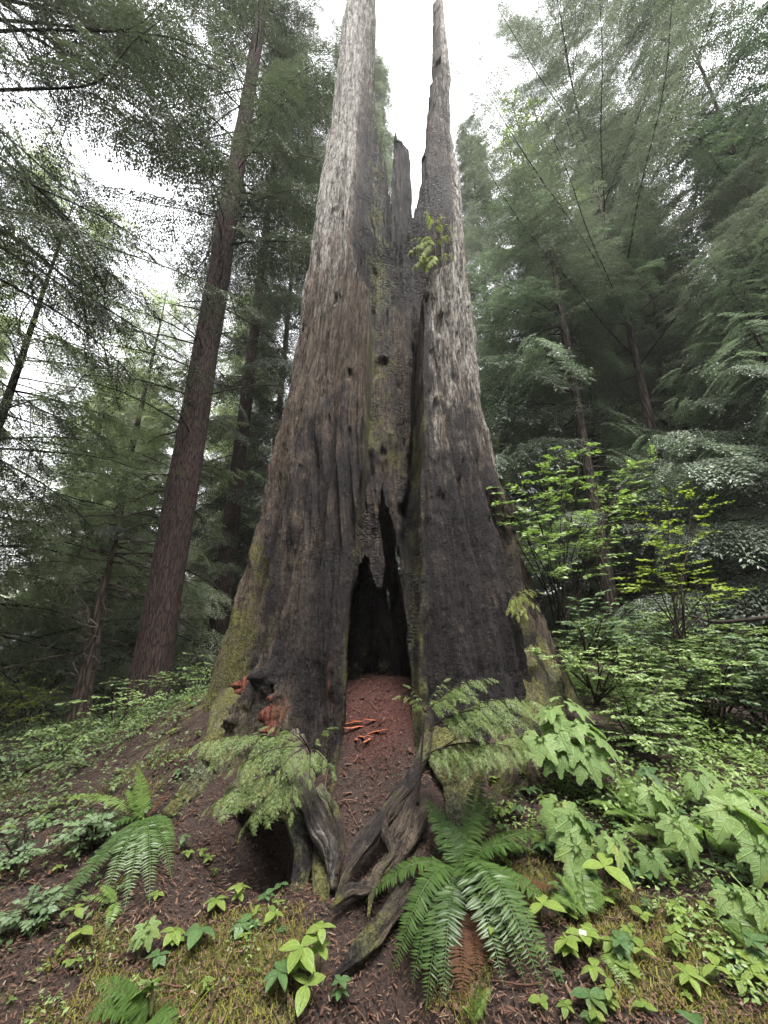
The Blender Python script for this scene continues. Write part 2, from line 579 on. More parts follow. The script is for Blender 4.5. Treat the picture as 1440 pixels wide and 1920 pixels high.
def rho_field(a, z, detail=True):
    a, z = np.broadcast_arrays(np.asarray(a, float), np.asarray(z, float))
    w = s_w(z)
    wob = 0.018 * fbm(z * 1.7, a * 0.0, 0.3, 71, 3)
    aL, fL, fR, aR = (_gi(z, i) + wob for i in range(4))
    fl = np.interp(z, _g[:, 2], _g[:, 8])
    fL = np.maximum(fL, aL + 0.03)
    fR = np.minimum(fR, aR - 0.03)
    tl = np.clip((a - aL) / (fL - aL), 0, 1)
    tr = np.clip((aR - a) / (aR - fR), 0, 1)
    up = sstep(5.5, 7.5, z)
    # steep lips low down; higher up broken faces that slope back from the rim
    pl = 1 - (1 - tl) ** (3.0 - 1.4 * up)
    pr = 1 - (1 - tr) ** (4.0 - 2.4 * up)
    g = np.minimum(pl, pr)
    dep = fl * g
    rho = np.ones_like(g)
    out = 1 - sstep(0.0, 0.25, g)
    if detail:
        n = fbm(np.sin(a) * 1.4, np.cos(a) * 1.4, z * 0.35, 21, 4)
        rho = rho + 0.05 * n
        warp = 0.5 * fbm(np.sin(a) * 2, np.cos(a) * 2, z * 0.4, 22, 3)
        lean = z * 0.10 * np.sign(a) * sstep(4, 0, z)
        # folds that run up the trunk
        f1 = fbm((a + lean) * 5.5 + warp, z * 0.12, 0.0, 23, 3)
        f2 = 1 - np.abs(fbm((a + lean) * 10 + warp * 1.5, z * 0.18, 4.0, 24, 3)) * 2
        low = sstep(5.5, 0.3, z)
        rho = rho + (0.046 + 0.125 * low) * f1 * (0.3 + 0.7 * out) + (0.042 + 0.050 * low) * (f2 - 0.45) * (0.4 + 0.6 * out)
        fibre = fbm(a * w * 20, z * 0.9, 0.0, 25, 4, 0.6)
        fib3 = fbm(a * w * 46, z * 2.2, 0.0, 31, 3, 0.6)
        rho = rho + (0.024 * fibre + 0.010 * fib3) / w * 1.5
        fur = 1 - 2 * np.abs(fbm(a * w * 5.5 + .8 * warp, z * 0.20, 6.0, 38, 3, .55))
        rho = rho + 0.040 * (fur - .45) * (.35 + .65 * out) / w * 1.4
        # eroded lumps and blocky char
        lump = fbm(a * w * 3.4, z * 1.3, 1.0, 26, 4, 0.6)
        rho = rho + 0.050 * lump * (1 - 0.6 * sstep(3.5, 8, z)) / w * 1.4
        rip = fbm(a * w * 2.2, z * 4.0, 5.0, 29, 3, 0.6)
        rho = rho + 0.012 * rip * sstep(5.5, 3, z) * sstep(-.2, .3, a) / w * 1.4
        grit = fbm(a * w * 17, z * 4.5, 5.0, 30, 4, 0.65)
        rho = rho + 0.014 * grit * sstep(6.5, 3.5, z) / w * 1.4
        crumb = fbm(a * w * 20, z * 13, 8.0, 36, 3, 0.65)
        rho = rho + 0.013 * crumb * sstep(4.8, 2.6, z) / w * 1.4
        blk = np.abs(fbm(a * w * 11, z * 14, 2.0, 27, 2))
        rho = rho + 0.018 * (blk - 0.3) * np.clip(g * 3, 0, 1) / w
        # woodpecker holes and pits, taller than wide
        pit = sstep(0.42, 0.75, fbm(a * w * 4.6, z * 2.6, 7.0, 28, 2)) * sstep(1.8, 3.0, z) * sstep(9.5, 6.0, z)
        pit2 = sstep(0.44, 0.66, fbm(a * w * 10.5, z * 2.6, 9.0, 35, 3) + .12 * fbm(a * 3, z * .7, 0, 37, 2)) * sstep(2.2, 3.4, z) * sstep(11, 6.5, z)
        rho = rho - (0.07 * pit + 0.045 * pit2) / w
        # ledge of rotten wood in the cleft
        led = np.exp(-((z - 3.95) / 0.35) ** 2) + 0.5 * np.exp(-((z - 3.2) / 0.25) ** 2)
        dep = dep - 0.16 * led * np.clip(g, 0, 1) * (0.6 + 0.8 * lump) + 0.05 * lump * g
        # deep dark slot along the right lip
        slot = np.exp(-((a - (fR - 0.01)) / 0.03) ** 2) * sstep(1.6, 3.2, z) * sstep(6.6, 5.0, z)
        dep = dep + 0.28 * slot
        # buttress roots
        for (ac, amp, wd, zs) in ((-1.75, .10, .16, 1.0), (-1.36, .09, .13, 1.0), (-1.08, .12, .12, 1.1), (-0.78, .17, .13, .8), (-0.46, .08, .08, .8), (.36, .06, .10, .8), (.66, .12, .13, .8),
                                  (1.12, .10, .09, 1.5), (1.72, .42, .17, 1.15), (2.3, .1, .3, 1.0), (-2.3, .1, .3, 1.0)):
            e = np.exp(-np.clip(z - .35, 0, 9) / zs)
            rho = rho + amp * np.exp(-((a - ac) / wd) ** 2) * e
            rho = rho - 0.5 * min(amp, .2) * np.exp(-((np.abs(a - ac) - wd * 1.7) / (wd * .6)) ** 2) * e
        # rotten red knobs on the foot
        kn = fbm(a * 16, z * 9, 1.0, 34, 3, .6)
        for (ac, zc, amp, wa, wz) in ((-.80, 1.16, .10, .045, .20), (-.74, .98, .07, .04, .16), (-.52, 1.10, .09, .05, .22), (-.50, .85, .07, .06, .2), (-.64, 1.28, .10, .06, .12), (.62, .7, .08, .08, .25)):
            rho = rho + amp * np.exp(-((a - ac + .03 * kn) / wa) ** 2 - ((z - zc) / wz) ** 2) * (1 + 1.2 * kn)
        # long creases running the height of the shell
        for (ac, dpt, wd, z0, z1) in ((-1.22, .13, .05, .5, 5.5), (-.97, .10, .04, .8, 6.5), (-.62, .06, .03, 1.6, 5.5), (-.42, .05, .022, 2.0, 6.5), (.97, .20, .06, .3, 5.0), (1.25, .10, .04, .4, 6.5), (.58, .05, .025, 2.2, 6.0), (.80, .05, .02, 2.5, 7.0), (-.80, .05, .02, 3.0, 8.0)):
            ww = ac + .05 * fbm(z * .8, 0 * z, ac * 3, 33, 3) - .03 * (z - 3) * np.sign(ac)
            rho = rho - 1.5 * dpt * np.exp(-((a - ww) / wd) ** 2) * sstep(z0 - .5, z0 + .5, z) * sstep(z1 + 1.2, z1 - 1.2, z) * out
    return rho, g, out, dep


def inpoly(x, y, poly):
    poly = np.asarray(poly, float)
    c = np.zeros(np.shape(x), bool)
    j = len(poly) - 1
    for i in range(len(poly)):
        xi, yi, xj, yj = *poly[i], *poly[j]
        hit = ((yi > y) != (yj > y)) & (x < (xj - xi) * (y - yi) / (yj - yi + 1e-12) + xi)
        c ^= hit
        j = i
    return c


def make_stump():
    # columns: dense where the camera side is
    a = np.concatenate([np.linspace(R(-180), R(-112), 70, endpoint=False), np.linspace(R(-112), R(112), 900, endpoint=False), np.linspace(R(112), R(180), 70, endpoint=False)])
    na = len(a)
    # torn top edge of every column
    zs = np.arange(3.0, 19.0, 0.02)
    A, Z = np.meshgrid(a, zs, indexing='ij')
    rho, _, _, dep = rho_field(A, Z, False)
    px, py = project(s_pt(A, Z, rho, dep))
    eL = np.interp(py, [0, 100, 200, 262, 300, 345, 400, 430], [704, 703, 702, 708, 717, 727, 741, 748])
    eR = np.interp(py, [5, 40, 100, 165, 200, 240, 300, 350, 400, 430], [824, 818, 815, 807, 800, 798, 793, 786, 769, 757])
    jit = 3.0 * fbm(Z * 3.0, A * 3, 0, 41, 3)
    eR = eR + np.interp(py, [0, 40, 90, 150, 250, 400], [1, 5, 11, 13, 9, 4])
    keep = (py > 432 + 10 * fbm(A * 14, 0 * A, 0, 42, 3)) | (px + jit <= eL) | ((px + jit >= eR) & (py > 4))
    top = np.where(keep.all(1), 17.5, zs[np.argmax(~keep, axis=1)])
    back = np.abs(a) > R(104)
    fade = np.interp(np.abs(a), [R(104), R(122)], [17.5, 6.0])
    top = np.where(back, np.minimum(top, fade), top)
    top = np.clip(top + 0.15 * fbm(a * 30, 0 * a, 0, 43, 3) + 0.3 * vnoise(a * 55, 0 * a, 0, 47), 3.2, 17.5)
    nt = 900
    u = np.linspace(0, 1, nt) ** 1.25
    A = np.repeat(a[:, None], nt, 1)
    Z = -0.45 + u[None] * (top[:, None] + 0.45)
    rho, g, out, dep = rho_field(A, Z, True)
    th = np.interp(Z, [0, 2, 6, 12, 17], [.17, .16, .13, .11, .08])
    inn = np.minimum(rho - th, np.interp(Z, [0, 3, 4.5, 8], [.74, .72, .80, .86])) + 0.04 * fbm(A * 6, Z * 1.2, 3.0, 44, 4) + 0.02 * fbm(A * 18, Z * 0.8, 3.0, 45, 3)
    inn = np.maximum(np.minimum(inn, rho - 0.05), 0.08)
    Vo = s_pt(A, Z, rho, dep)
    # the lower trunk lies open: a tall hole in front, thin slits behind
    sag = 0.0
    Vi = s_pt(A, Z, inn)
    kx = sstep(.25, .7, np.abs(A))
    Vi[..., 0] = np.where(np.abs(A) < .7, Vo[..., 0] * (1 - kx) + Vi[..., 0] * kx, Vi[..., 0])
    fr = np.cos(A) > 0
    Vi[..., 1] = np.where(fr, np.maximum(Vi[..., 1], np.minimum(Vo[..., 1] + .14, CY + .45)), Vi[..., 1])
    cx, cy = project(Vo[:-1, :-1])
    front = np.abs(A[:-1, :-1]) < R(80)
    rag = 7 * fbm(A[:-1, :-1] * 20, Z[:-1, :-1] * 4, 0, 46, 4, .6)
    hole = front & inpoly(cx + rag, cy, [(600, 1700), (640, 1430), (646, 1300), (650, 1200), (657, 1110), (668, 1066), (681, 1040), (690, 1044), (698, 1075), (706, 1100), (716, 1102), (722, 1062),
                                          (711, 1000), (712, 950), (719, 905), (727, 950), (741, 1000), (752, 1060), (760, 1130), (765, 1220), (771, 1300), (778, 1430), (790, 1700)])
    bx, by = project(Vi[:-1, :-1])
    hole |= (~front) & (np.abs(A[:-1, :-1]) > R(140)) & (inpoly(bx, by, [(733, 985), (739, 1015), (756, 1060), (762, 1130), (756, 1140), (745, 1090)]) |
                                                         inpoly(bx, by, [(724, 1108), (730, 1104), (735, 1138), (730, 1142)]))
    full = np.zeros((na, nt - 1), bool)
    full[:-1] = ~hole
    full[-1] = True                                     # closing column at the back
    Ac, Zc = A[:-1, :-1], Z[:-1, :-1]
    hole |= (((Ac + R(138) + .08 * rag / 7) / .16) ** 2 + ((Zc - 1.7 + .1 * rag / 7) / .95) ** 2 < 1)     # unseen far-side gap added to let light in; set after the mask
    hole |= (((Ac - R(150) + .08 * rag / 7) / .10) ** 2 + ((Zc - 2.9) / .8) ** 2 < 1)  # second unseen gap, likewise added to light the hollow
    idx = np.arange(na * nt).reshape(na, nt)
    i0, i1 = idx, np.roll(idx, -1, axis=0)
    m = full
    qo = np.stack([i0[:, :-1][m], i1[:, :-1][m], i1[:, 1:][m], i0[:, 1:][m]], -1)
    N = na * nt
    qi = qo[:, ::-1] + N
    qs = []
    nb = np.zeros_like(m); nb[:, :-1] = m[:, 1:]        # cell above
    e = m & ~nb
    qs.append(np.stack([i0[:, 1:][e], i1[:, 1:][e], i1[:, 1:][e] + N, i0[:, 1:][e] + N], -1))
    nb = np.ones_like(m); nb[:, 1:] = m[:, :-1]
    e = m & ~nb
    qs.append(np.stack([i1[:, :-1][e], i0[:, :-1][e], i0[:, :-1][e] + N, i1[:, :-1][e] + N], -1))
    e = m & ~np.roll(m, -1, axis=0)
    qs.append(np.stack([i1[:, :-1][e], i1[:, :-1][e] + N, i1[:, 1:][e] + N, i1[:, 1:][e]], -1))
    e = m & ~np.roll(m, 1, axis=0)
    qs.append(np.stack([i0[:, 1:][e], i0[:, 1:][e] + N, i0[:, :-1][e] + N, i0[:, :-1][e]], -1))
    mb = MB()
    uo = np.stack([A * 1.35, Z, rho * 1.2], -1)
    V = np.concatenate([Vo.reshape(-1, 3), Vi.reshape(-1, 3)])
    mb.add(V, np.concatenate([qo, qi] + qs), None, 0.5, np.concatenate([uo.reshape(-1, 3), uo.reshape(-1, 3) + [0, 0, 3]]))
    # material zones: fire scar with painted hole and slot shade, weathering, moss, red rot
    n1 = fbm(A * 3, Z * 0.8, 0, 51, 4)
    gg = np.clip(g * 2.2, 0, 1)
    right = sstep(0.05, 0.25, A)
    sL, sR = (A < 0.12), (A >= 0.12)
    char = 0.86 * sstep(5.4, 2.4, Z + 1.1 * n1) * out
    char = char * np.where(A < 0, sstep(-1.6, -0.5, A + 0.5 * n1), sstep(1.7, .7, A + .5 * n1))
    band = np.exp(-((A - _gi(Z, 3) - 0.22) / 0.2) ** 2) * sstep(4.4, 3.2, Z)
    char = char + 0.2 * band - .18 * sstep(1.4, .6, Z) * out
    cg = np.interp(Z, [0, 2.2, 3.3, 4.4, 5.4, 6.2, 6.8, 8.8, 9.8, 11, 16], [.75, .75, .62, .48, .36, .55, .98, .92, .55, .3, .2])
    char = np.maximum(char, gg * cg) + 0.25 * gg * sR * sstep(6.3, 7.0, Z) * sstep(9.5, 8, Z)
    pit_shade = sstep(0.38, 0.62, fbm(A * s_w(Z) * 10.5, Z * 2.6, 9.0, 35, 3) + .12 * fbm(A * 3, Z * .7, 0, 37, 2)) * sstep(2.2, 3.4, Z) * sstep(11, 6.5, Z)
    char = char + .6 * pit_shade * out  # shade inside the holes painted on as extra char
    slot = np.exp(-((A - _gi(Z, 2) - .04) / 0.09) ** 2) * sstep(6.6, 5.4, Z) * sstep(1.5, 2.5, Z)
    char = np.maximum(char, 1.0 * slot)  # deep shadow of the slot painted in as full char
    bleach = sstep(4.8, 8.6, Z + 0.6 * n1) * 0.80 * (1 - gg) + gg * np.interp(Z, [3, 5, 5.6, 6.3, 8, 10, 12, 17], [0, .1, .3, .0, .0, .3, .5, .65])
    bleach = np.maximum(bleach, 0.60 * right * out * sstep(2.2, 5.2, Z + 0.7 * n1))
    bleach = bleach + 0.25 * out * sstep(2.6, 5.0, Z) * sL * (0.4 + n1)
    moss = 0.30 * np.exp(-((Z - 5.6) / 1.5) ** 2) * gg * sL + 0.36 * np.exp(-((Z - 4.0) / .35) ** 2) * gg
    moss = moss + 0.44 * sstep(-0.45, -1.3, A + .5 * n1) * sstep(4.2, 1.4, Z) + 0.22 * sstep(2.6, 0.3, Z)
    moss = moss + 0.24 * np.exp(-((A - _gi(Z, 0)) / 0.05) ** 2) * sstep(8, 3, Z) * (A < 0) + 0.40 * np.exp(-((A - _gi(Z, 3) - 0.01) / 0.05) ** 2) * sstep(5.4, 4.2, Z)
    moss = moss + 0.36 * sstep(0.5, 1.2, A + .5 * n1) * sstep(3.4, 1.0, Z) + 0.40 * np.exp(-((A - (-0.16)) / 0.13) ** 2) * sstep(5.5, 7.0, Z) * sstep(12, 8, Z) * gg
    moss = moss - 0.12 * char * out + 0.15 * n1
    red = 0.95 * np.exp(-((A + 0.80) / 0.05) ** 2 - ((Z - 1.12) / 0.24) ** 2) + 0.85 * np.exp(-((A + 0.51) / 0.07) ** 2 - ((Z - 0.95) / 0.34) ** 2) + 0.45 * np.exp(-((A - _gi(Z, 0) + 0.05) / 0.06) ** 2) * sstep(2.6, 1.4, Z)
    red = red + 0.45 * np.exp(-((A - 0.02) / 0.08) ** 2) * sstep(3.2, 2.2, Z) + 0.5 * np.exp(-((A - 0.75) / 0.08) ** 2 - ((Z - 0.4) / 0.3) ** 2)
    block = np.clip(gg * np.interp(Z, [0, 3, 6, 7, 10, 12], [.7, .8, .5, 1, 1, .6]) + .08 * out * sstep(4.5, 2.5, Z), 0, 1)
    ci = np.full_like(A, 0.34)
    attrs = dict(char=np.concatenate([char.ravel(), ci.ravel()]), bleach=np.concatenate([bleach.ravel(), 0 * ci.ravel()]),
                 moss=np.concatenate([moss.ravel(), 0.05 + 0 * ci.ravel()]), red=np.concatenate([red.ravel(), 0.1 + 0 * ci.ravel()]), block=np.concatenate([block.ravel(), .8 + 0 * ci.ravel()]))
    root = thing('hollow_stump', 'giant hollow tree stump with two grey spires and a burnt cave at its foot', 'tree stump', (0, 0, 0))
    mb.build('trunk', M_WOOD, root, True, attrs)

    # dark broken slab that stands at the back between the spires
    m2 = MB()
    prof = [(5.5, -.42, .40), (7.5, -.22, .38), (9.3, -.08, .37), (10.2, -.06, .36), (10.9, -.05, .36), (11.5, -.03, .35), (11.85, -.01, .33), (11.98, .0, .27), (12.05, .01, .10), (12.3, .02, .07), (12.5, .03, .04)]
    zz = np.array([p[0] for p in prof]); xl = np.array([p[1] for p in prof]); xr = np.array([p[2] for p in prof])
    nz, nx = 120, 34
    Zg = np.repeat(np.linspace(5.5, 12.5, nz)[:, None], nx, 1)
    Ug = np.repeat(np.linspace(0, 1, nx)[None], nz, 0)
    Xl = np.interp(Zg, zz, xl) + 0.02 * fbm(Zg * 4, 0 * Zg, 0, 61, 3)
    Xr = np.interp(Zg, zz, xr) + 0.035 * fbm(Zg * 4, 0 * Zg, 5, 62, 3)
    Xg = Xl + (Xr - Xl) * Ug + 0.22
    Yf = 5.75 - 0.10 * np.sin(Ug * np.pi) + 0.05 * fbm(Xg * 9, Zg * 1.5, 0, 63, 4) + 0.03 * fbm(Xg * 30, Zg * 2, 0, 64, 2)
    Yb = Yf + 0.10 + 0.16 * np.sin(Ug * np.pi)
    vf = np.stack([Xg, Yf, Zg], -1).reshape(-1, 3)
    vb = np.stack([Xg, Yb, Zg], -1).reshape(-1, 3)
    I = np.arange(nz * nx).reshape(nz, nx)
    n2 = nz * nx
    q = [np.stack([I[:-1, :-1], I[:-1, 1:], I[1:, 1:], I[1:, :-1]], -1).reshape(-1, 4)]
    q.append(q[0][:, ::-1] + n2)
    for e0, e1 in ((I[:-1, 0], I[1:, 0]), (I[1:, -1], I[:-1, -1]), (I[-1, :-1], I[-1, 1:])):
        q.append(np.stack([e0, e1, e1 + n2, e0 + n2], -1))
    uv = np.concatenate([np.stack([Xg, Zg, Yf], -1).reshape(-1, 3), np.stack([Xg, Zg, Yb], -1).reshape(-1, 3)])
    m2.add(np.concatenate([vf, vb]), np.concatenate(q), None, 0.5, uv)
    o1 = np.ones(2 * n2)
    sp = m2.build('broken_slab', M_WOOD, root, True, dict(char=o1 * 1.15, bleach=o1 * -0.4, moss=o1 * 0.05, red=o1 * 0.2, block=o1 * .2))
    sp['label'] = 'dark splintered slab between the two spires'

    # exposed roots: (points as photo x, photo y, depth), radii, char, moss, bleach
    def rootlet(spec, rad, char, moss, bleach, red=0.0, label=None, flat=0.9, rough=0.30, seed=1, name='root', sink=True):
        spec = [tuple(s) for s in spec]
        if sink:
            spec[0] = (spec[0][0], spec[0][1], spec[0][2] + .3)
            rad = [rad[0] * .7] + list(rad[1:])
        pts = catmull([P(*s) for s in spec], 60)
        rr = np.interp(np.linspace(0, 1, 60), np.linspace(0, 1, len(rad)), rad) * (.9 + .22 * vnoise(np.linspace(0, 7, 60), seed * 3.1, 0, 5))
        b = MB()
        tube(b, pts, rr, 40, 0.5, rough, 5.0, seed, True, flat, 0.05)
        vv = b.v[0]
        L_ = b.u[0][:, 2]
        gn = fbm(vv[:, 0] * 14, vv[:, 1] * 14, vv[:, 2] * 14, seed + 9, 4, .6) * .016 + fbm(vv[:, 0] * 5, vv[:, 1] * 5, vv[:, 2] * 5, seed + 19, 3) * .03
        cen = np.stack([np.interp(L_, np.linspace(0, L_.max(), 60), pts[:, q]) for q in range(3)], -1)
        b.v[0] = vv + unit(vv - cen + 1e-6) * gn[:, None] * np.minimum(1, np.linalg.norm(vv - cen, axis=1) / .04)[:, None]
        n = b.n
        uv = b.u[0]
        b.u = [np.stack([uv[:, 0] * 2 + uv[:, 1], uv[:, 2], uv[:, 1] * 2], -1)]
        nz = fbm(b.v[0][:, 0] * 6, b.v[0][:, 1] * 6, b.v[0][:, 2] * 6, seed + 3, 3)
        at = dict(char=char + .26 + 0.4 * nz, moss=moss + .12 + 0.4 * nz, bleach=np.full(n, bleach * .55) + 0.5 * nz, red=np.full(n, red) + 0.2 * nz, block=np.full(n, .15))
        ob = b.build(name, M_WOOD, root, True, at)
        if label:
            ob['label'] = label
        return ob
    rootlet([(545, 1340, 3.95), (556, 1430, 3.55), (574, 1490, 3.28), (600, 1556, 3.1), (620, 1600, 3.02), (625, 1668, 2.95)], [.14, .10, .066, .062, .055, .018], .12, .0, .55, .1, 'smooth silver root bent over the dark hole', seed=3, rough=.5)
    rootlet([(520, 1350, 4.0), (538, 1450, 3.58), (552, 1530, 3.32), (568, 1600, 3.16), (560, 1680, 3.0), (578, 1755, 2.84)], [.22, .13, .075, .062, .055, .02], .75, .18, .0, seed=5, rough=.8)
    rootlet([(585, 1540, 3.25), (600, 1640, 3.02), (606, 1720, 2.87), (600, 1800, 2.68)], [.08, .055, .045, .03], .3, .45, .2, seed=6)
    rootlet([(815, 1270, 3.95), (802, 1380, 3.68), (778, 1452, 3.45), (740, 1510, 3.25), (700, 1560, 3.12), (660, 1620, 2.95), (628, 1690, 2.8)], [.13, .06, .072, .078, .066, .045, .012], .30, .15, .30, .2, 'twisted grey root beside the worn path', seed=8, rough=.6)
    rootlet([(805, 1430, 3.62), (765, 1545, 3.22), (735, 1615, 3.03), (692, 1668, 2.86), (655, 1672, 2.80), (622, 1700, 2.72)], [.20, .12, .085, .055, .045, .012], .3, .15, .15, .35, seed=9, rough=.8)
    rootlet([(760, 1480, 3.3), (720, 1540, 3.14), (735, 1600, 3.0), (705, 1640, 2.9), (690, 1720, 2.72)], [.05, .04, .035, .028, .008], .4, .3, .1, .2, seed=42, rough=.7, sink=False)
    rootlet([(600, 1480, 3.4), (625, 1520, 3.25), (640, 1590, 3.05), (632, 1640, 2.95)], [.05, .035, .03, .008], .4, .2, .1, .3, seed=43, rough=.7, sink=False)
    rootlet([(825, 1520, 3.5), (772, 1650, 2.95), (715, 1735, 2.66), (665, 1790, 2.5), (625, 1835, 2.40)], [.18, .08, .056, .042, .015], .30, .12, .32, .2, 'thick weathered root ending low at the path', seed=10, rough=.6)
    rootlet([(835, 1280, 4.05), (852, 1430, 3.66), (866, 1500, 3.45), (874, 1580, 3.2)], [.34, .24, .16, .10], .35, .5, .15, seed=12, rough=.5)
    rootlet([(930, 1300, 4.1), (938, 1440, 3.7), (932, 1510, 3.52), (930, 1570, 3.4)], [.34, .2, .12, .07], .35, .35, .0, .45, seed=13, rough=.6)
    rootlet([(975, 1200, 4.5), (1000, 1350, 4.08), (1020, 1430, 3.88), (1050, 1495, 3.65)], [.4, .28, .17, .06], .4, .4, .1, .1, seed=14, rough=.5)
    rootlet([(450, 1300, 4.6), (422, 1400, 4.1), (390, 1460, 3.88), (350, 1500, 3.68), (310, 1530, 3.5)], [.35, .22, .15, .11, .05], .5, .45, .1, .1, 'mossy dark root reaching toward the small fern', seed=15, rough=.55)
    rootlet([(460, 1370, 4.3), (440, 1490, 3.85), (420, 1535, 3.72), (402, 1565, 3.6)], [.3, .18, .10, .04], .3, .4, .1, .4, seed=18, rough=.7)
    rootlet([(405, 1490, 3.95), (450, 1488, 3.62), (500, 1500, 3.42), (545, 1515, 3.34), (575, 1545, 3.25)], [.12, .10, .10, .08, .04], .45, .5, .0, .1, 'mossy root lintel over the dark hole', seed=40, rough=.8, sink=False)
    rootlet([(480, 1420, 3.95), (470, 1470, 3.7), (455, 1530, 3.55), (432, 1590, 3.4)], [.14, .09, .06, .03], .4, .4, .0, .3, seed=41, rough=.8)
    # charred wood standing inside the hollow
    rootlet([(658, 1310, 5.0), (662, 1240, 4.95), (672, 1170, 4.9), (700, 1085, 4.75)], [.16, .17, .12, .07], .50, .0, .15, .2, seed=51, rough=1.0, flat=.5, name='inner_wood', sink=False)
    rootlet([(752, 1320, 5.15), (735, 1240, 5.1), (712, 1170, 5.05), (690, 1080, 5.0)], [.10, .16, .14, .10], .55, .0, .1, .2, seed=52, rough=1.0, flat=.5, name='inner_wood', sink=False)
    return root
# ------------------------------------------------------------------ leaf templates (length along +Y, normal +Z)
def leaf_tpl(nl=3, width=0.55, fold=0.12, curl=0.15, peak=0.42):
    t = np.linspace(0, 1, nl + 1)
    w = width * 0.5 * np.sin(np.pi * t ** (math.log(0.5) / math.log(peak))) ** 0.85
    w[-1] = 0.0
    w[0] = 0.02
    V, Q = [], []
    for i in range(nl + 1):
        z = -curl * t[i] ** 2
        V += [(-w[i], t[i], z + fold * w[i]), (0, t[i], z), (w[i], t[i], z + fold * w[i])]
    for i in range(nl):
        b = i * 3
        Q += [(b, b + 1, b + 4, b + 3), (b + 1, b + 2, b + 5, b + 4)]
    return np.array(V, float), np.array(Q)


def palm_tpl(lobes=7, nr=5, na=57, serr=0.05, drop=0.30, seed=0, spread=2.45):
    """maple-like leaf; stalk joins at the origin, middle lobe along +Y."""
    g = np.random.default_rng(seed)
    th = np.linspace(-spread, spread, na)
    lc = np.linspace(-spread * 0.84, spread * 0.84, lobes)
    ll = 1.0 - 0.42 * np.abs(np.linspace(-1, 1, lobes)) ** 1.3
    ll = ll * (1 + 0.06 * g.standard_normal(lobes))
    dl = lc[1] - lc[0]
    rad = np.zeros(na)
    for c, l in zip(lc, ll):
        d = np.abs(th - c) / dl
        rad = np.maximum(rad, l * (1.0 - 0.72 * np.clip(d, 0, 1) ** 0.8))
    base = 0.46 * np.interp(np.abs(th), [0, spread], [1.0, 0.8])
    rad = np.maximum(rad, base)
    rad = rad * (1 + serr * (np.arange(na) % 2 * 2 - 1) * 0.8)
    rs = np.linspace(0, 1, nr + 1)[1:]
    V = [(0, 0, 0)]
    for r in rs:
        for i in range(na):
            d = np.min(np.abs(th[i] - lc)) / dl
            vein = 0.05 * (0.5 - d) * r
            x, y = rad[i] * r * math.sin(th[i]), rad[i] * r * math.cos(th[i])
            V.append((x, y, vein - drop * (x * x + y * y) * (1.1 if y > 0 else 0.7) + 0.02 * math.sin(9 * x + 5 * y + seed)))
    T = [(0, 1 + i, 2 + i) for i in range(na - 1)]
    Q = [(1 + k * na + i, 1 + (k + 1) * na + i, 1 + (k + 1) * na + i + 1, 1 + k * na + i + 1) for k in range(nr - 1) for i in range(na - 1)]
    Q = [(0, 1 + i + 1, 1 + i, 1 + i) for i in range(0)] + Q
    V = np.array(V, float)
    # the innermost fan as quads: (0, i, i+1, i+2)
    Q += [(0, 1 + i + 2, 1 + i + 1, 1 + i) for i in range(0, na - 2, 2)]
    return V, np.array(Q)


LEAF2 = leaf_tpl(2, 0.55, 0.25, 0.12, 0.45)
LEAF3 = leaf_tpl(4, 0.60, 0.28, 0.22, 0.45)
LEAF6 = leaf_tpl(6, 0.60, 0.22, 0.22, 0.45)
PINNA = leaf_tpl(3, 0.20, 0.35, 0.10, 0.22)
PALMS = [palm_tpl(7, 5, 57, 0.06, 0.30, s) for s in range(4)]
NEEDLE = (np.array([(0, 0, 0), (0.11, 0.45, 0.02), (0, 1, -0.05), (-0.11, 0.45, 0.02)], float), np.array([(0, 1, 2, 3)]))
FEATHER = (np.array([(0, 0, 0), (0.13, 0.4, 0.0), (0, 1, -0.08), (-0.13, 0.4, 0.0)], float), np.array([(0, 1, 2, 3)]))


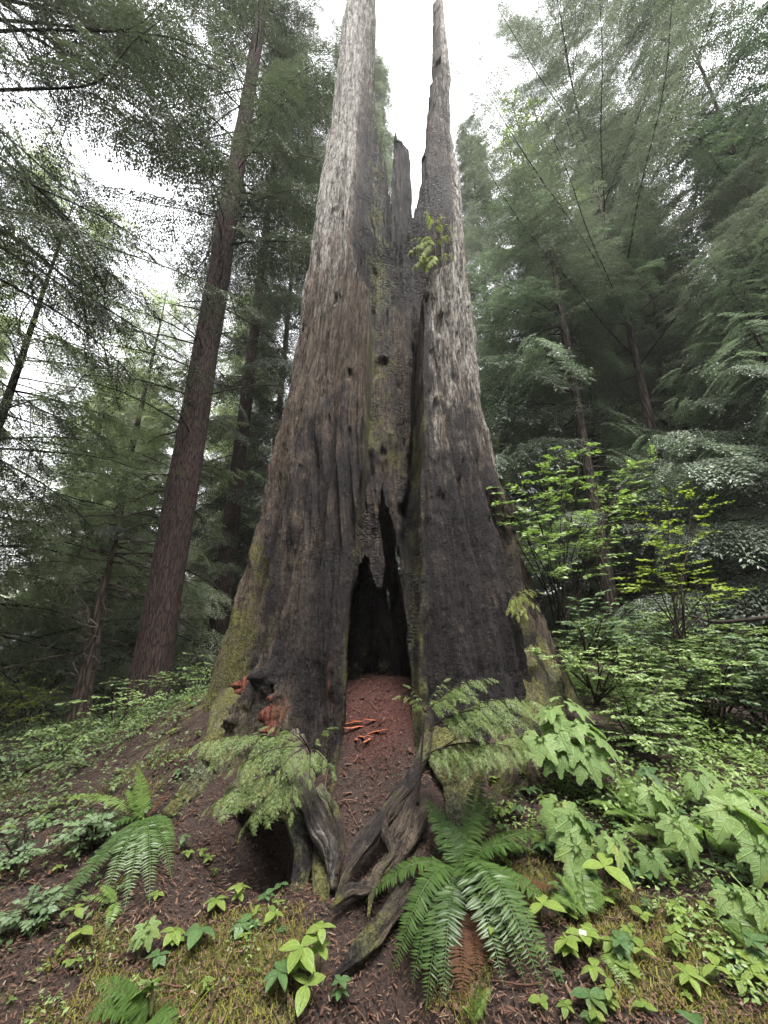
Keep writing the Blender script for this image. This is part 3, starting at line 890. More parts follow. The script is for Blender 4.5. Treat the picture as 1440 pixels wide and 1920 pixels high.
def spray_tpl(level, seed, droop=0.25, ns=9, ang=52, wl=0.5, nd=0.085, nw=1.0, fan=0.0):
    """flat conifer branchlet of unit length. level 0: far, 1: middle, 2: near (single needles)."""
    g = np.random.default_rng(seed)
    mb = MB()
    def axis(t): return np.stack([0 * t, t, -droop * t * t], -1)
    pos, dr, sc = [], [], []
    ts = np.linspace(0.06, 0.97, ns)
    for i, t in enumerate(ts):
        for sd in (-1, 1):
            tt = min(1, t + g.uniform(-.03, .03))
            l = wl * (1 - 0.72 * tt ** 1.3) * (0.55 + 0.45 * min(1, tt * 5)) * g.uniform(.75, 1.2)
            a = R(ang * g.uniform(.8, 1.15)) * sd
            d = np.array([math.sin(a), math.cos(a), -0.25 - 0.35 * tt + g.uniform(-.12, .12) - (.35 * g.uniform() if level == 2 else 0)])
            pos.append(axis(np.array([tt]))[0]); dr.append(d); sc.append(l)
    pos.append(axis(np.array([0.9]))[0]); dr.append([0, 1, -.5]); sc.append(0.16)
    pos, dr, sc = np.array(pos), unit(np.array(dr)), np.array(sc)
    up = np.array([0, 0.0, 1.0])
    if level == 0:
        inst(mb, *FEATHER, frames(dr, np.broadcast_to(up, dr.shape) + g.normal(0, .25, dr.shape)), pos, sc, g.uniform(.2, .8, len(sc)))
    else:
        P_, D_, S_ = [], [], []
        step = nd * (0.75 if level == 1 else 0.24)
        for p, d, l in zip(pos, dr, sc):
            n = max(2, int(l / step))
            for j in range(n):
                t = (j + .5) / n
                q = p + d * l * t + np.array([0, 0, -0.10 * l * t * t])
                side = np.cross(d, up); side /= np.linalg.norm(side)
                for sd in (-1, 1):
                    e = d * (g.uniform(.55, .95) if level == 1 else g.uniform(.25, .6)) + side * sd * g.uniform(.7, 1.0) + np.array([0, 0, g.uniform(-.15, .2)])
                    P_.append(q); D_.append(e); S_.append(nd * g.uniform(.75, 1.2) * (1 - .35 * t))
            P_.append(p + d * l * .95); D_.append(d); S_.append(nd)
        P_, D_, S_ = np.array(P_), unit(np.array(D_)), np.array(S_)
        tp = (NEEDLE[0] * np.array([nw * (1.7 if level == 1 else 1.0), 1, 1]), NEEDLE[1])
        inst(mb, *tp, frames(D_, np.broadcast_to(up, D_.shape) + g.normal(0, .35, D_.shape)), P_, S_, g.uniform(.1, .9, len(S_)))
        if level == 2:
            # the twigs themselves
            for p, d, l in zip(pos, dr, sc):
                mb.add(*_strip(p, p + d * l, 0.006), tint=0.0)
        mb.add(*_strip(np.zeros(3), axis(np.array([1.0]))[0], 0.012), tint=0.0)
    V = np.concatenate(mb.v); Q = np.concatenate(mb.q); C = np.concatenate(mb.c)
    return V, Q, C


def _strip(p, q, w):
    d = unit(q - p)
    s = np.cross(d, [0, 0, 1.0]); s = unit(s) * w
    return np.array([p - s, p + s, q + s * .3, q - s * .3]), np.array([(0, 1, 2, 3)])


def inst_c(mb, tpl, M, pos, scale, add):
    """instances of a template that carries its own tint; add shifts it per copy."""
    tV, tQ, tC = tpl
    k = len(pos)
    if k == 0:
        return
    V = np.einsum('kij,nj->kni', M, tV) * np.asarray(scale)[:, None, None] + np.asarray(pos)[:, None, :]
    n = len(tV)
    Q = tQ[None] + (np.arange(k) * n)[:, None, None]
    t = np.clip(tC[None] * 0.6 + np.asarray(add)[:, None], 0, 1)
    mb.add(V.reshape(-1, 3), Q.reshape(-1, 4), tint=t.ravel())


SPRAY0 = [spray_tpl(1, s, 0.25, 8, 50, 0.55, 0.15, 1.1) for s in range(3)]
SPRAY1 = [spray_tpl(1, s + 10, 0.30, 9, 50, 0.50, 0.095, 1.15) for s in range(3)]
SPRAY3 = [spray_tpl(2, s + 60, 0.40, 5, 44, 0.50, 0.125, 1.15) for s in range(4)]
SPRAY1N = [spray_tpl(1, s + 50, 0.50, 9, 44, 0.52, 0.062, 1.2) for s in range(3)]
SPRAY1L = [spray_tpl(1, s + 20, 0.55, 9, 42, 0.55, 0.10, 1.1) for s in range(3)]      # long hanging
SPRAY2 = [spray_tpl(2, s + 30, 0.45, 6, 40, 0.60, 0.062, 1.35) for s in range(4)]

# ------------------------------------------------------------------ foliage and bark materials
M_CONIFER = leaf_mat('conifer_needles', (0.042, 0.052, 0.041), (0.135, 0.154, 0.116), 0.50, 0.45, 0.36, (1.08, 1.12, .92))
M_CONIFER_PALE = leaf_mat('pale_hemlock_needles', (0.085, 0.110, 0.070), (0.250, 0.285, 0.185), 0.48, 0.5, 0.5, (1.2, 1.28, .85))
M_CONIFER_BLUE = leaf_mat('wet_cedar_needles', (0.055, 0.070, 0.055), (0.195, 0.230, 0.170), 0.46, 0.5, 0.28, (1.1, 1.3, .9))
M_CONIFER_DARK = leaf_mat('dark_cedar_needles', (0.022, 0.029, 0.022), (0.070, 0.082, 0.060), 0.5, 0.45, 0.32, (1.2, 1.28, .85))
M_CEDAR_GREEN = leaf_mat('deep_green_cedar_needles', (0.022, 0.038, 0.024), (0.078, 0.108, 0.066), 0.5, 0.4, 0.30, (1.1, 1.2, .85))
M_SAPLING = leaf_mat('young_hemlock_needles', (0.038, 0.064, 0.017), (0.160, 0.212, 0.062), 0.45, 0.4, 0.30)
M_SAPLING_Y = leaf_mat('yellow_green_young_needles', (0.075, 0.10, 0.02), (0.26, 0.29, 0.06), 0.45, 0.4, 0.35)
M_FERN = leaf_mat('sword_fern_green', (0.018, 0.038, 0.010), (0.066, 0.112, 0.026), 0.38, 0.32, 0.22)
M_FERN_L = leaf_mat('fresh_fern_green', (0.060, 0.110, 0.024), (0.150, 0.220, 0.055), 0.45, 0.4, 0.35)
M_FERN_DEAD = leaf_mat('dead_fern_brown', (0.035, 0.016, 0.008), (0.095, 0.042, 0.020), 0.8, 0.2, 0.2, (1.2, .9, .6))
M_LEAF = leaf_mat('shrub_leaf_green', (0.050, 0.090, 0.024), (0.180, 0.250, 0.080), 0.45, 0.4, 0.30)
M_LEAF_COOL = leaf_mat('cool_shrub_leaf', (0.038, 0.070, 0.030), (0.125, 0.180, 0.085), 0.48, 0.35, 0.28)
M_LEAF_DULL = leaf_mat('dull_slope_leaf', (0.032, 0.056, 0.020), (0.120, 0.165, 0.068), 0.5, 0.3, 0.28)
M_LEAF_Y = leaf_mat('yellow_green_leaf', (0.095, 0.140, 0.018), (0.26, 0.32, 0.045), 0.45, 0.35, 0.4)
M_CLUB = leaf_mat('broad_maple_like_leaf', (0.060, 0.110, 0.032), (0.180, 0.255, 0.085), 0.55, 0.3, 0.34, veins='palm')
M_BUNCH = leaf_mat('low_plant_leaf', (0.065, 0.115, 0.022), (0.185, 0.250, 0.055), 0.36, 0.4, 0.30, veins='long')
M_BUNCH_D = leaf_mat('low_plant_dark_leaf', (0.035, 0.080, 0.026), (0.085, 0.145, 0.050), 0.30, 0.5, 0.25, veins='long')
M_STEM = plain_mat('green_stem', (0.05, 0.06, 0.02), (0.11, 0.12, 0.04))
M_TWIG = plain_mat('dark_twig', (0.012, 0.009, 0.007), (0.045, 0.033, 0.026), 20, 0.85, 0.2)
M_TWIG_G = plain_mat('grey_twig', (0.06, 0.05, 0.042), (0.19, 0.165, 0.14), 14, 0.85, 0.2)
M_BARK_RED = bark_mat('red_brown_bark', (0.018, 0.011, 0.010), (0.085, 0.058, 0.051), (0.066, 0.038, 0.033), sc=2.0)
M_BARK_DARK = bark_mat('dark_bark', (0.022, 0.016, 0.013), (0.080, 0.062, 0.052), (0.06, 0.04, 0.03))
M_BARK_GREY = bark_mat('grey_dead_bark', (0.05, 0.038, 0.030), (0.20, 0.155, 0.125), (0.13, 0.09, 0.065), moss=0.3)


# ------------------------------------------------------------------ conifers
def conifer(name, label, base, H, r0, z0, Lmax, nbr, mat, bark, sprays, seed=0, droop=0.45, lift=0.15, sp_len=0.7, sp_n=9, dens=1.0,
            power=0.8, az=None, tint=(0.0, 0.35), group=None, dead=0, limb=1.0, ztop=None, rough=0.14, sides=None, sec=True, lean=(0, 0), bend=0.3, base_flare=0.45):
    """trunk with limbs, and a crown of drooping sprays; z0 first live branch."""
    g = np.random.default_rng(seed)
    root = thing(name, label, 'tree', base, group)
    tb, cb = MB(), MB()
    nz = 50
    z = np.linspace(-0.5, H, nz)
    off = np.cumsum(g.normal(0, .012, (nz, 2)), 0) * r0 * 2
    zz = np.clip(z, 0, H) / H
    rad = r0 * (1 - 0.96 * zz ** 1.05) * (1 + base_flare * np.exp(-np.clip(z, 0, 9) / (1.6 * r0)))
    pts = np.stack([off[:, 0] + lean[0] * z, off[:, 1] + lean[1] * z, z], -1)
    sd = sides or (28 if r0 > .25 else 12)
    tube(tb, pts, np.maximum(rad, .006), sd, 0.5, rough, 7.0, seed + 5, True, 1.0, 0.03)
    def tp(h): return np.array([np.interp(h, z, pts[:, 0]), np.interp(h, z, pts[:, 1]), h])
    def tr(h): return float(np.interp(h, z, rad))
    pos, dr, nr, sc, ti, wh = [], [], [], [], [], []
    hs = z0 + (H - z0) * (np.linspace(0, 1, nbr) + g.uniform(-.5, .5, nbr) / nbr).clip(0, .985)
    for i, h in enumerate(hs):
        if ztop is not None and h > ztop:
            continue
        f = (h - z0) / (H - z0)
        L = Lmax * max(.12, (1 - f)) ** power * g.uniform(.65, 1.15)
        if f < 0.06:
            L *= g.uniform(.6, 1.0)
        phi = g.uniform(az[0], az[1]) if az is not None else i * 2.399 + g.uniform(-.5, .5)
        ca, sa = math.cos(phi), math.sin(phi)
        n = 12
        s = np.linspace(0, 1, n)
        up = lift * (0.4 + 1.2 * f) + g.uniform(-.08, .08)
        zz_ = L * (up * s - droop * (1.15 - f) * s ** 2 + 0.12 * s ** 4)
        sw = bend * L * 0.3 * g.normal() * s ** 2
        bp = np.stack([ca * L * s - sa * sw, sa * L * s + ca * sw, zz_], -1) + tp(h) + np.stack([0.035 * L * np.sin(s * 9 + i), 0.035 * L * np.cos(s * 7 + i), 0.025 * L * np.sin(s * 11 + i)], -1) * s[:, None]
        bp[0] = tp(h)
        tube(tb, bp, np.linspace(max(.007, limb * .006 * L + .004), .003, n), 5, 0.2, 0, cap=False)
        bd = unit(np.gradient(bp, axis=0))
        m = max(4, int(sp_n * dens * (0.5 + 0.5 * L / Lmax)))
        ss = np.linspace(.16 + .06 * g.uniform(), 1.0, m)
        for j, t in enumerate(ss):
            p = np.array([np.interp(t, s, bp[:, k]) for k in range(3)])
            d0 = np.array([np.interp(t, s, bd[:, k]) for k in range(3)])
            lat = np.array([-sa, ca, 0.0])
            for sd_ in (-1, 1):
                if t > .985 and sd_ == 1:
                    d = d0 + np.array([0, 0, -.2])
                else:
                    d = d0 * g.uniform(.45, .8) + lat * sd_ * g.uniform(.7, 1.1) + np.array([0, 0, -.22 - .18 * g.uniform()])
                pos.append(p); dr.append(d)
                nr.append(np.array([g.normal(0, .2), g.normal(0, .2), 1.0]))
                sc.append(sp_len * (0.55 + 0.6 * math.sin(math.pi * min(1, t * .75 + .2))) * g.uniform(.6, 1.25) * (0.45 + 0.55 * L / Lmax))
                ti.append(g.uniform(*tint)); wh.append(g.integers(0, len(sprays)))
    if pos:
        pos, dr, nr, sc, ti, wh = map(np.array, (pos, dr, nr, sc, ti, wh))
        for k in range(len(sprays)):
            m = wh == k
            inst_c(cb, sprays[k], frames(dr[m], nr[m]), pos[m], sc[m], ti[m])
    # bare dead limbs below the crown
    for i in range(dead):
        h = g.uniform(z0 * .22, min(H, z0 * 1.25))
        L = g.uniform(.5, 2.4)
        phi = g.uniform(0, 2 * np.pi)
        s = np.linspace(0, 1, 9)[:, None]
        d = np.array([math.cos(phi), math.sin(phi), g.uniform(-.2, .35)])
        bp = tp(h) + d * tr(h) * .8 + d * L * s + np.array([0, 0, -1.0]) * L * .25 * s ** 2 + g.normal(0, .02, (9, 3)) * s
        tube(tb, bp, np.linspace(.020, .004, 9), 5, 0.1, 0, cap=False)
        for j in range(g.integers(2, 6)):
            t = g.uniform(.25, .95)
            q = np.array([np.interp(t, s[:, 0], bp[:, k]) for k in range(3)])
            d2 = d * .7 + np.array([g.normal(0, .6), g.normal(0, .6), g.uniform(-.4, .2)])
            l2 = L * g.uniform(.15, .4)
            b2 = q + d2 * l2 * s[::2] + np.array([0, 0, -.15 * l2]) * s[::2] ** 2
            tube(tb, b2, np.linspace(.008, .002, len(b2)), 4, 0.1, 0, cap=False)
    tb.build('trunk', bark, root)
    if cb.n:
        cb.build('crown', mat, root)
    return root


# ------------------------------------------------------------------ shrubs with small leaves
def shrub(name, label, base, tips, mat, leaf=0.045, nleaf=9, ntw=9, seed=0, group=None, twmat=None, tpl=None, stem_r=0.012, tw_len=0.35, flat=0.85, start=.35, tint=(0, 1), arch=0.25, cat='shrub'):
    g = np.random.default_rng(seed)
    base = np.asarray(base, float)
    root = thing(name, label, cat, base, group)
    sb, lb = MB(), MB()
    pos, dr, nr, sc, ti = [], [], [], [], []
    for tip in tips:
        tip = np.asarray(tip, float) - base
        L = np.linalg.norm(tip)
        mid = tip * .5 + np.array([0, 0, arch * L]) + g.normal(0, .06 * L, 3)
        c = bez([g.normal(0, .04), g.normal(0, .04), -.05], mid, tip, 14)
        tube(sb, c, np.linspace(stem_r, stem_r * .3, 14), 5, 0.3, 0, cap=False)
        cd_ = unit(np.gradient(c, axis=0))
        for i in range(ntw):
            t = start + (1 - start) * (i + g.uniform(0, 1)) / ntw
            q = np.array([np.interp(t, np.linspace(0, 1, 14), c[:, k]) for k in range(3)])
            d = np.array([np.interp(t, np.linspace(0, 1, 14), cd_[:, k]) for k in range(3)])
            a = g.uniform(0, 2 * np.pi)
            d = d * .5 + np.array([math.cos(a), math.sin(a), g.uniform(-.1, .35) * (1.4 - flat)])
            d = unit(d * np.array([1, 1, 1 - .6 * flat]))
            l = tw_len * g.uniform(.5, 1.2) * (1.1 - .4 * t)
            tw = q + d * l * np.linspace(0, 1, 6)[:, None] + np.array([0, 0, -.12 * l]) * np.linspace(0, 1, 6)[:, None] ** 2
            tube(sb, tw, np.linspace(stem_r * .3, stem_r * .12, 6), 4, 0.3, 0, cap=False)
            side = unit(np.cross(d, [0, 0, 1.0]))
            tw_t = g.uniform(0, .6)
            for j in range(nleaf):
                u = .15 + .85 * (j + .5) / nleaf
                p = np.array([np.interp(u, np.linspace(0, 1, 6), tw[:, k]) for k in range(3)])
                sd = -1 if j % 2 else 1
                dd = d * g.uniform(.5, .9) + side * sd * g.uniform(.6, 1) + np.array([0, 0, g.uniform(-.35, .05)])
                if j == nleaf - 1:
                    dd = d + np.array([0, 0, -.1])
                pos.append(p); dr.append(dd); nr.append([g.normal(0, .4), g.normal(-.45, .4), 1]); sc.append(leaf * g.uniform(.6, 1.25))
                ti.append(tint[0] + (tint[1] - tint[0]) * (tw_t + g.uniform(0, .4)))
    tv = tpl or LEAF2
    inst(lb, tv[0], tv[1], frames(np.array(dr), np.array(nr)), np.array(pos), np.array(sc), np.array(ti))
    sb.build('stem', twmat or M_TWIG, root)
    lb.build('foliage', mat, root)
    return root


def dome_tips(c, rx, ry, h, n, seed, low=0.35):
    g = np.random.default_rng(seed)
    a = g.uniform(0, 2 * np.pi, n)
    r = np.sqrt(g.uniform(0.02, 1, n))
    z = h * (low + (1 - low) * np.sqrt(np.clip(1 - r * r, 0, 1))) * g.uniform(.75, 1.1, n)
    return np.stack([c[0] + rx * r * np.cos(a), c[1] + ry * r * np.sin(a), c[2] + z], -1)


# ------------------------------------------------------------------ ferns
def frond_mesh(mb, c, wmax, npair, tpl, tint0, seed, twist=0.0, lacy=False, up0=(0, 0, 1)):
    """a blade of paired leaflets along curve c (n,3), relative to the fern's crown."""
    g = np.random.default_rng(seed)
    n = len(c)
    d = unit(np.gradient(c, axis=0))
    L = np.concatenate([[0], np.cumsum(np.linalg.norm(np.diff(c, axis=0), axis=1))])
    tot = L[-1]
    tube(mb, c, np.linspace(.0035, .001, n) * (tot / .7), 5, min(1, tint0 + .5), 0, cap=False)
    t = np.linspace(.10, .995, npair)
    w = wmax * np.clip(np.minimum(1, (t - .02) * 5.0), 0, 1) ** .6 * (1 - np.clip((t - .4) / .6, 0, 1) ** 2.2 * .95)
    if lacy:
        w = wmax * np.clip((t - .04) * 3.5, 0, 1) ** .7 * (1 - np.clip((t - .25) / .75, 0, 1) ** 1.15 * .97)
    p = np.stack([np.interp(t * tot, L, c[:, k]) for k in range(3)], -1)
    dd = np.stack([np.interp(t * tot, L, d[:, k]) for k in range(3)], -1)
    e = c[-1] - c[0]
    hz_ = np.array([e[0], e[1], 0.0])
    if np.linalg.norm(hz_) < .35 * abs(e[2]):
        hz_ = hz_ * .5 + np.array([0.0, -.5, 0]) * np.linalg.norm(e)
    lat = unit(np.cross(hz_, [0, 0, 1.0]))
    side = unit(lat[None] - dd * (dd @ lat)[:, None])
    nor = np.cross(side, dd)
    for sd in (-1, 1):
        ax = side * sd + dd * g.uniform(.10, .38, (npair, 1)) + nor * (0.10 + twist * sd) + np.array([0, 0, -0.14]) + g.normal(0, .05, (npair, 3))
        nn = nor + dd * g.normal(0.15, .2, (npair, 1)) + side * g.normal(0, .15, (npair, 1))
        sc = w * g.uniform(.86, 1.1, npair)
        if not lacy:
            inst(mb, tpl[0], tpl[1], frames(ax, nn), p, sc, np.clip(tint0 + g.uniform(-.2, .25, npair), 0, 1))
        else:
            # each leaflet is itself toothed: small lobes both sides
            ax = unit(ax)
            for k in range(npair):
                m = 9
                u = np.linspace(.08, 1, m)
                q = p[k] + ax[k] * (sc[k] * u)[:, None] + np.array([0, 0, -.12 * sc[k]]) * (u ** 2)[:, None]
                s2 = unit(np.cross(ax[k], nn[k]))
                lw = sc[k] * .30 * (1 - u * .85)
                for e in (-1, 1):
                    a2 = s2[None] * e + ax[k][None] * .55
                    inst(mb, LEAF2[0], LEAF2[1], frames(np.repeat(a2, m, 0), np.repeat(nn[k][None], m, 0)), q, lw, np.clip(tint0 + g.uniform(-.15, .2), 0, 1))


def fern(name, label, crown, fronds, mat, wmax=0.075, npair=40, tpl=None, seed=0, group=None, lacy=False):
    """fronds: (tip point, arch height, tint[, material[, width]])."""
    crown = np.asarray(crown, float)
    root = thing(name, label, 'fern', crown, group)
    for i, f in enumerate(fronds):
        tip, arch, tint0 = f[0], f[1], f[2]
        if isinstance(tip, tuple):
            Y = crown[1] + tip[2]
            while True:
                q = P(tip[0], tip[1], Y)
                if q[2] > float(ground_h(q[0], q[1])) + .03 or Y < 1.2:
                    break
                Y -= .02
            tip = q
        tip = np.asarray(tip, float) - crown
        m = f[3] if len(f) > 3 and f[3] else mat
        w = f[4] if len(f) > 4 else wmax
        mid = tip * np.array([.48, .48, .5]) + np.array([0, 0, arch])
        c = bez([0, 0, 0], mid, tip, 22)
        mb = MB()
        frond_mesh(mb, c, w, npair, tpl or PINNA, tint0, seed * 31 + i, 0.0, lacy)
        ob = mb.build('frond', m, root)
        if m is M_FERN_DEAD:
            ob['label'] = 'withered brown frond'
    return root


def ring_fronds(crown, n, L, seed, arch=.25, tint=.5, az0=0, span=2 * np.pi, dz=-.12):
    g = np.random.default_rng(seed)
    out = []
    for i in range(n):
        a = az0 + span * (i + g.uniform(-.3, .3)) / n
        l = L * g.uniform(.75, 1.1)
        tip = np.array([crown[0] + math.cos(a) * l * .8, crown[1] + math.sin(a) * l * .8, 0])
        tip[2] = max(crown[2] + dz * g.uniform(.2, 1.6), float(ground_h(tip[0], tip[1])) + .04)
        out.append((tip, arch * g.uniform(.8, 1.3) * L / .6, tint + g.uniform(-.2, .2)))
    return out


# ------------------------------------------------------------------ broad maple-leaved plants
def palm_plant(name, label, base, leaves, mat=None, seed=0, group=None):
    """leaves: (centre point, size, aim azimuth in degrees, tilt, tint)."""
    g = np.random.default_rng(seed)
    base = np.asarray(base, float)
    root = thing(name, label, 'broad leaf plant', base, group)
    sb = MB()
    top = np.mean([l[0] for l in leaves], axis=0) - base
    hub = np.array([0.3 * top[0], 0.3 * top[1], max(.05, top[2] * .55)])
    tube(sb, bez([0, 0, -.05], hub * [.3, .3, .6], hub, 8), np.linspace(.009, .006, 8), 6, .4)
    for i, (c, size, azd, tilt, tint0) in enumerate(leaves):
        c = np.asarray(c, float) - base
        a = R(azd)
        d = np.array([math.cos(a) * math.cos(tilt), math.sin(a) * math.cos(tilt), -math.sin(tilt)])
        side = np.array([-math.sin(a), math.cos(a), 0])
        n = np.cross(side * -1, d)
        n = n if n[2] > 0 else -n
        n = n + g.normal(0, .12, 3)
        mb = MB()
        tp = PALMS[(i + seed) % len(PALMS)]
        o = c - d * size * .35
        inst(mb, tp[0], tp[1], frames(d[None], n[None]), o[None], np.array([size]), tint0)
        mb.u = [np.concatenate([np.asarray(tp[0])])]
        tube(sb, bez(hub, (hub + o) / 2 + [0, 0, .05], o, 8), np.linspace(.004, .0025, 8), 5, .5)
        ob = mb.build('leaf', mat or M_CLUB, root)
    sb.build('stem', M_STEM, root)
    return root


# ------------------------------------------------------------------ low plants with whorled leaves
def whorl(name, label, base, n=5, leaf=0.06, h=0.08, mat=None, seed=0, group=None, tiers=1, width=1.0, tilt=0.15, tpl=None, aim=None, cat='plant', tint=.5):
    g = np.random.default_rng(seed)
    root_loc = np.asarray(base, float)
    root = thing(name, label, cat, root_loc, group)
    sb = MB()
    tube(sb, np.array([[0, 0, -.03], [g.normal(0, .01), g.normal(0, .01), h * .5], [g.normal(0, .012), g.normal(0, .012), h]]), [.003, .0025, .002], 5, .5)
    lb = MB()
    for k in range(tiers):
        z = h * (1 - .35 * k)
        a0 = g.uniform(0, 2 * np.pi) if aim is None else aim
        for i in range(n):
            a = a0 + 2 * np.pi * i / n + g.uniform(-.2, .2)
            tl = tilt + g.uniform(-.45, .2)
            d = np.array([[math.cos(a), math.sin(a), -math.sin(tl)]])
            nn = np.array([[math.cos(a) * .3 * math.sin(tl) + g.normal(0, .15), math.sin(a) * .3 * math.sin(tl) + g.normal(0, .15), 1.0]])
            tp = tpl or LEAF6
            V = tp[0] * np.array([width, 1, 1])
            inst(lb, V, tp[1], frames(d, nn), np.array([[0, 0, z]]), np.array([leaf * .88 * g.uniform(.75, 1.15) * (1 - .15 * k)]), np.clip(tint + g.uniform(-.35, .35), 0, 1))
    sb.build('stem', M_STEM, root)
    lb.build('leaves', mat or M_BUNCH, root)
    return root
# ------------------------------------------------------------------ ground
def soil_mat():
    k = NT('forest_soil')
    pos = k.n('NewGeometry').outputs['Position']
    moss = k.attr('moss').outputs['Fac']
    red = k.attr('red').outputs['Fac']
    a = k.noise(pos, 5.0, 8, 0.7)
    b = k.noise(pos, 60.0, 4, 0.75)
    c = k.noise(pos, 1.4, 4)
    col = k.mix(k.rng(b, 0.3, 0.7), (0.006, 0.0042, 0.0036), (0.040, 0.025, 0.019))
    col = k.mix(k.rng(a, 0.5, 0.75, 0, 0.7), col, (0.050, 0.026, 0.017))
    col = k.mix(k.rng(k.math('ADD', red, k.math('MULTIPLY', k.math('SUBTRACT', a, .5), .6)), 0.3, 0.8), col, k.mix(k.rng(b, .3, .7), (0.012, 0.005, 0.004), (0.060, 0.021, 0.016)))
    mm = k.rng(k.math('ADD', moss, k.math('MULTIPLY', k.math('SUBTRACT', k.noise(pos, 7.0, 6, 0.7), 0.5), 1.6)), 0.4, 0.75)
    col = k.mix(mm, col, k.mix(k.rng(b, 0.3, 0.7), (0.018, 0.020, 0.006), (0.085, 0.086, 0.022)))
    h = k.math('ADD', a, k.math('MULTIPLY', b, 0.5))
    return k.surface(col, 0.9, k.bump(h, 0.8, 0.03), 0.25)


def moss_at(x, y):
    n = fbm(x * 1.3, y * 1.3, 0, 91, 4)
    near = sstep(3.6, 2.4, y)
    path = np.exp(-((x + 0.08) / 0.34) ** 2)
    m = near * (0.36 + 1.3 * n) * (1 - path) + 0.25 * n
    m = m + 0.38 * sstep(0.7, 1.6, x) * sstep(3.2, 2.2, y)
    m = m + (.34 + .5 * n) * sstep(-1.1, -2.2, x) * sstep(2.8, 4.0, y)
    return np.clip(m, 0, 1)


def make_ground():
    def axis(lo, hi, c0, c1, fine, grow):
        pts = list(np.arange(c0, c1, fine))
        s, p = fine, c1
        while p < hi:
            pts.append(p); s *= grow; p += s
        pts.append(hi)
        s, p = fine, c0 - fine
        while p > lo:
            pts.insert(0, p); s *= grow; p -= s
        pts.insert(0, lo)
        return np.array(pts)
    xs = axis(-47, 47, -3.5, 3.8, 0.02, 1.08)
    ys = axis(-23, 59, 1.2, 5.6, 0.02, 1.08)
    X, Y = np.meshgrid(xs, ys, indexing='ij')
    H = ground_h(X, Y)
    near = sstep(8, 4, np.hypot(X, Y - 2))
    H = H + near * (0.018 * fbm(X * 9, Y * 9, 0, 81, 3) + 0.010 * fbm(X * 28, Y * 28, 0, 82, 3))
    nx, ny = X.shape
    I = np.arange(nx * ny).reshape(nx, ny)
    q = np.stack([I[:-1, :-1], I[1:, :-1], I[1:, 1:], I[:-1, 1:]], -1).reshape(-1, 4)
    mb = MB()
    mb.add(np.stack([X, Y, H], -1), q)
    inside = np.exp(-(((X) / 0.75) ** 2 + ((Y - 4.7) / 1.0) ** 2) ** 2)
    red = np.clip(inside * 1.0 + 0.30 * np.exp(-((X + 0.1) / 0.35) ** 2) * sstep(4.4, 2.5, Y), 0, 1)
    ob = mb.build('ground', soil_mat(), None, True, dict(moss=moss_at(X, Y), red=red))
    ob['kind'] = 'structure'


make_ground()
make_stump()
# ================================================================== the forest
def gz(x, y, dz=0.0):
    return (x, y, float(ground_h(x, y)) + dz)


S0, S1, S1L = SPRAY0, SPRAY1, SPRAY1L
# --- trees one can tell apart
conifer('hemlock_tree', 'tall red-brown hemlock trunk leaning in beside the hollow stump', gz(-4.2, 7.5), 40, .32, 11.0, 4.0, 110, M_CONIFER_DARK, M_BARK_RED, S1,
        base_flare=.10, seed=2, droop=.35, lift=.02, sp_len=.9, sp_n=12, dead=40, sides=64, rough=.20, ztop=27)
conifer('overhanging_conifer', 'dark conifer reaching in at the upper corner with long drooping boughs', gz(-7.0, 3.6), 24, .26, 4.6, 5.2, 70, M_CONIFER_DARK, M_BARK_DARK, SPRAY1N,
        seed=5, droop=.34, lift=.10, sp_len=.80, sp_n=15, az=(R(-45), R(100)), power=.30, ztop=18, tint=(0, .25))
conifer('pale_hemlock', 'pale green hemlock with fanned low boughs at the edge of the clearing', gz(-9.2, 8.2), 14.5, .16, .7, 4.8, 92, M_CONIFER_PALE, M_BARK_DARK, S1L,
        seed=7, droop=.38, lift=.12, sp_len=.9, sp_n=10, az=(R(-110), R(80)), power=.55, tint=(0, .4))
conifer('pale_hemlock', 'light green hemlock standing behind the dead grey snag', gz(-9.0, 12.5), 15.5, .20, .8, 4.4, 62, M_CONIFER_PALE, M_BARK_DARK, S1,
        seed=8, droop=.40, lift=.10, sp_len=1.0, sp_n=9, power=.55, tint=(0.1, .4))
conifer('pale_hemlock', 'feathery green hemlock seen through the gap beside the red trunk', gz(-6.6, 11.0), 11, .12, .6, 3.4, 50, M_CONIFER_PALE, M_BARK_DARK, S1,
        seed=28, droop=.40, lift=.10, sp_len=.9, sp_n=9, power=.5, tint=(0.0, .4))
conifer('dark_hemlock', 'dark hemlock between the red trunk and the stump', gz(-5.35, 13.0), 36, .31, 4.5, 3.2, 80, M_CONIFER_DARK, M_BARK_RED, S1,
        seed=9, droop=.40, lift=.04, sp_len=1.0, sp_n=10, power=.4, dead=20, tint=(0, .3))
conifer('dark_hemlock', 'slim grey-barked conifer close behind the stump, filling the gap up high', gz(-2.3, 15.0), 40, .26, 5.0, 3.7, 90, M_CONIFER_DARK, M_BARK_DARK, S1,
        seed=10, droop=.38, lift=.06, sp_len=1.05, sp_n=10, power=.45, dead=16, tint=(0, .4))
conifer('thin_conifer', 'thin conifer whose grey pole shows just beside the stump', gz(-4.55, 14.6), 32, .20, 5.5, 2.8, 66, M_CONIFER_DARK, M_BARK_GREY, S1,
        seed=14, droop=.38, lift=.06, sp_len=1.05, sp_n=9, power=.45, dead=20, tint=(0, .4))
conifer('wet_cedar', 'silvery wet cedar with thin dark trunk beside the stump', gz(5.15, 9.0), 15, .18, 2.6, 4.0, 90, M_CONIFER_BLUE, M_BARK_DARK, S1L,
        az=(R(-52), R(232)), seed=11, droop=.42, lift=.16, sp_len=.85, sp_n=12, power=.45, tint=(.05, .45), dead=8)
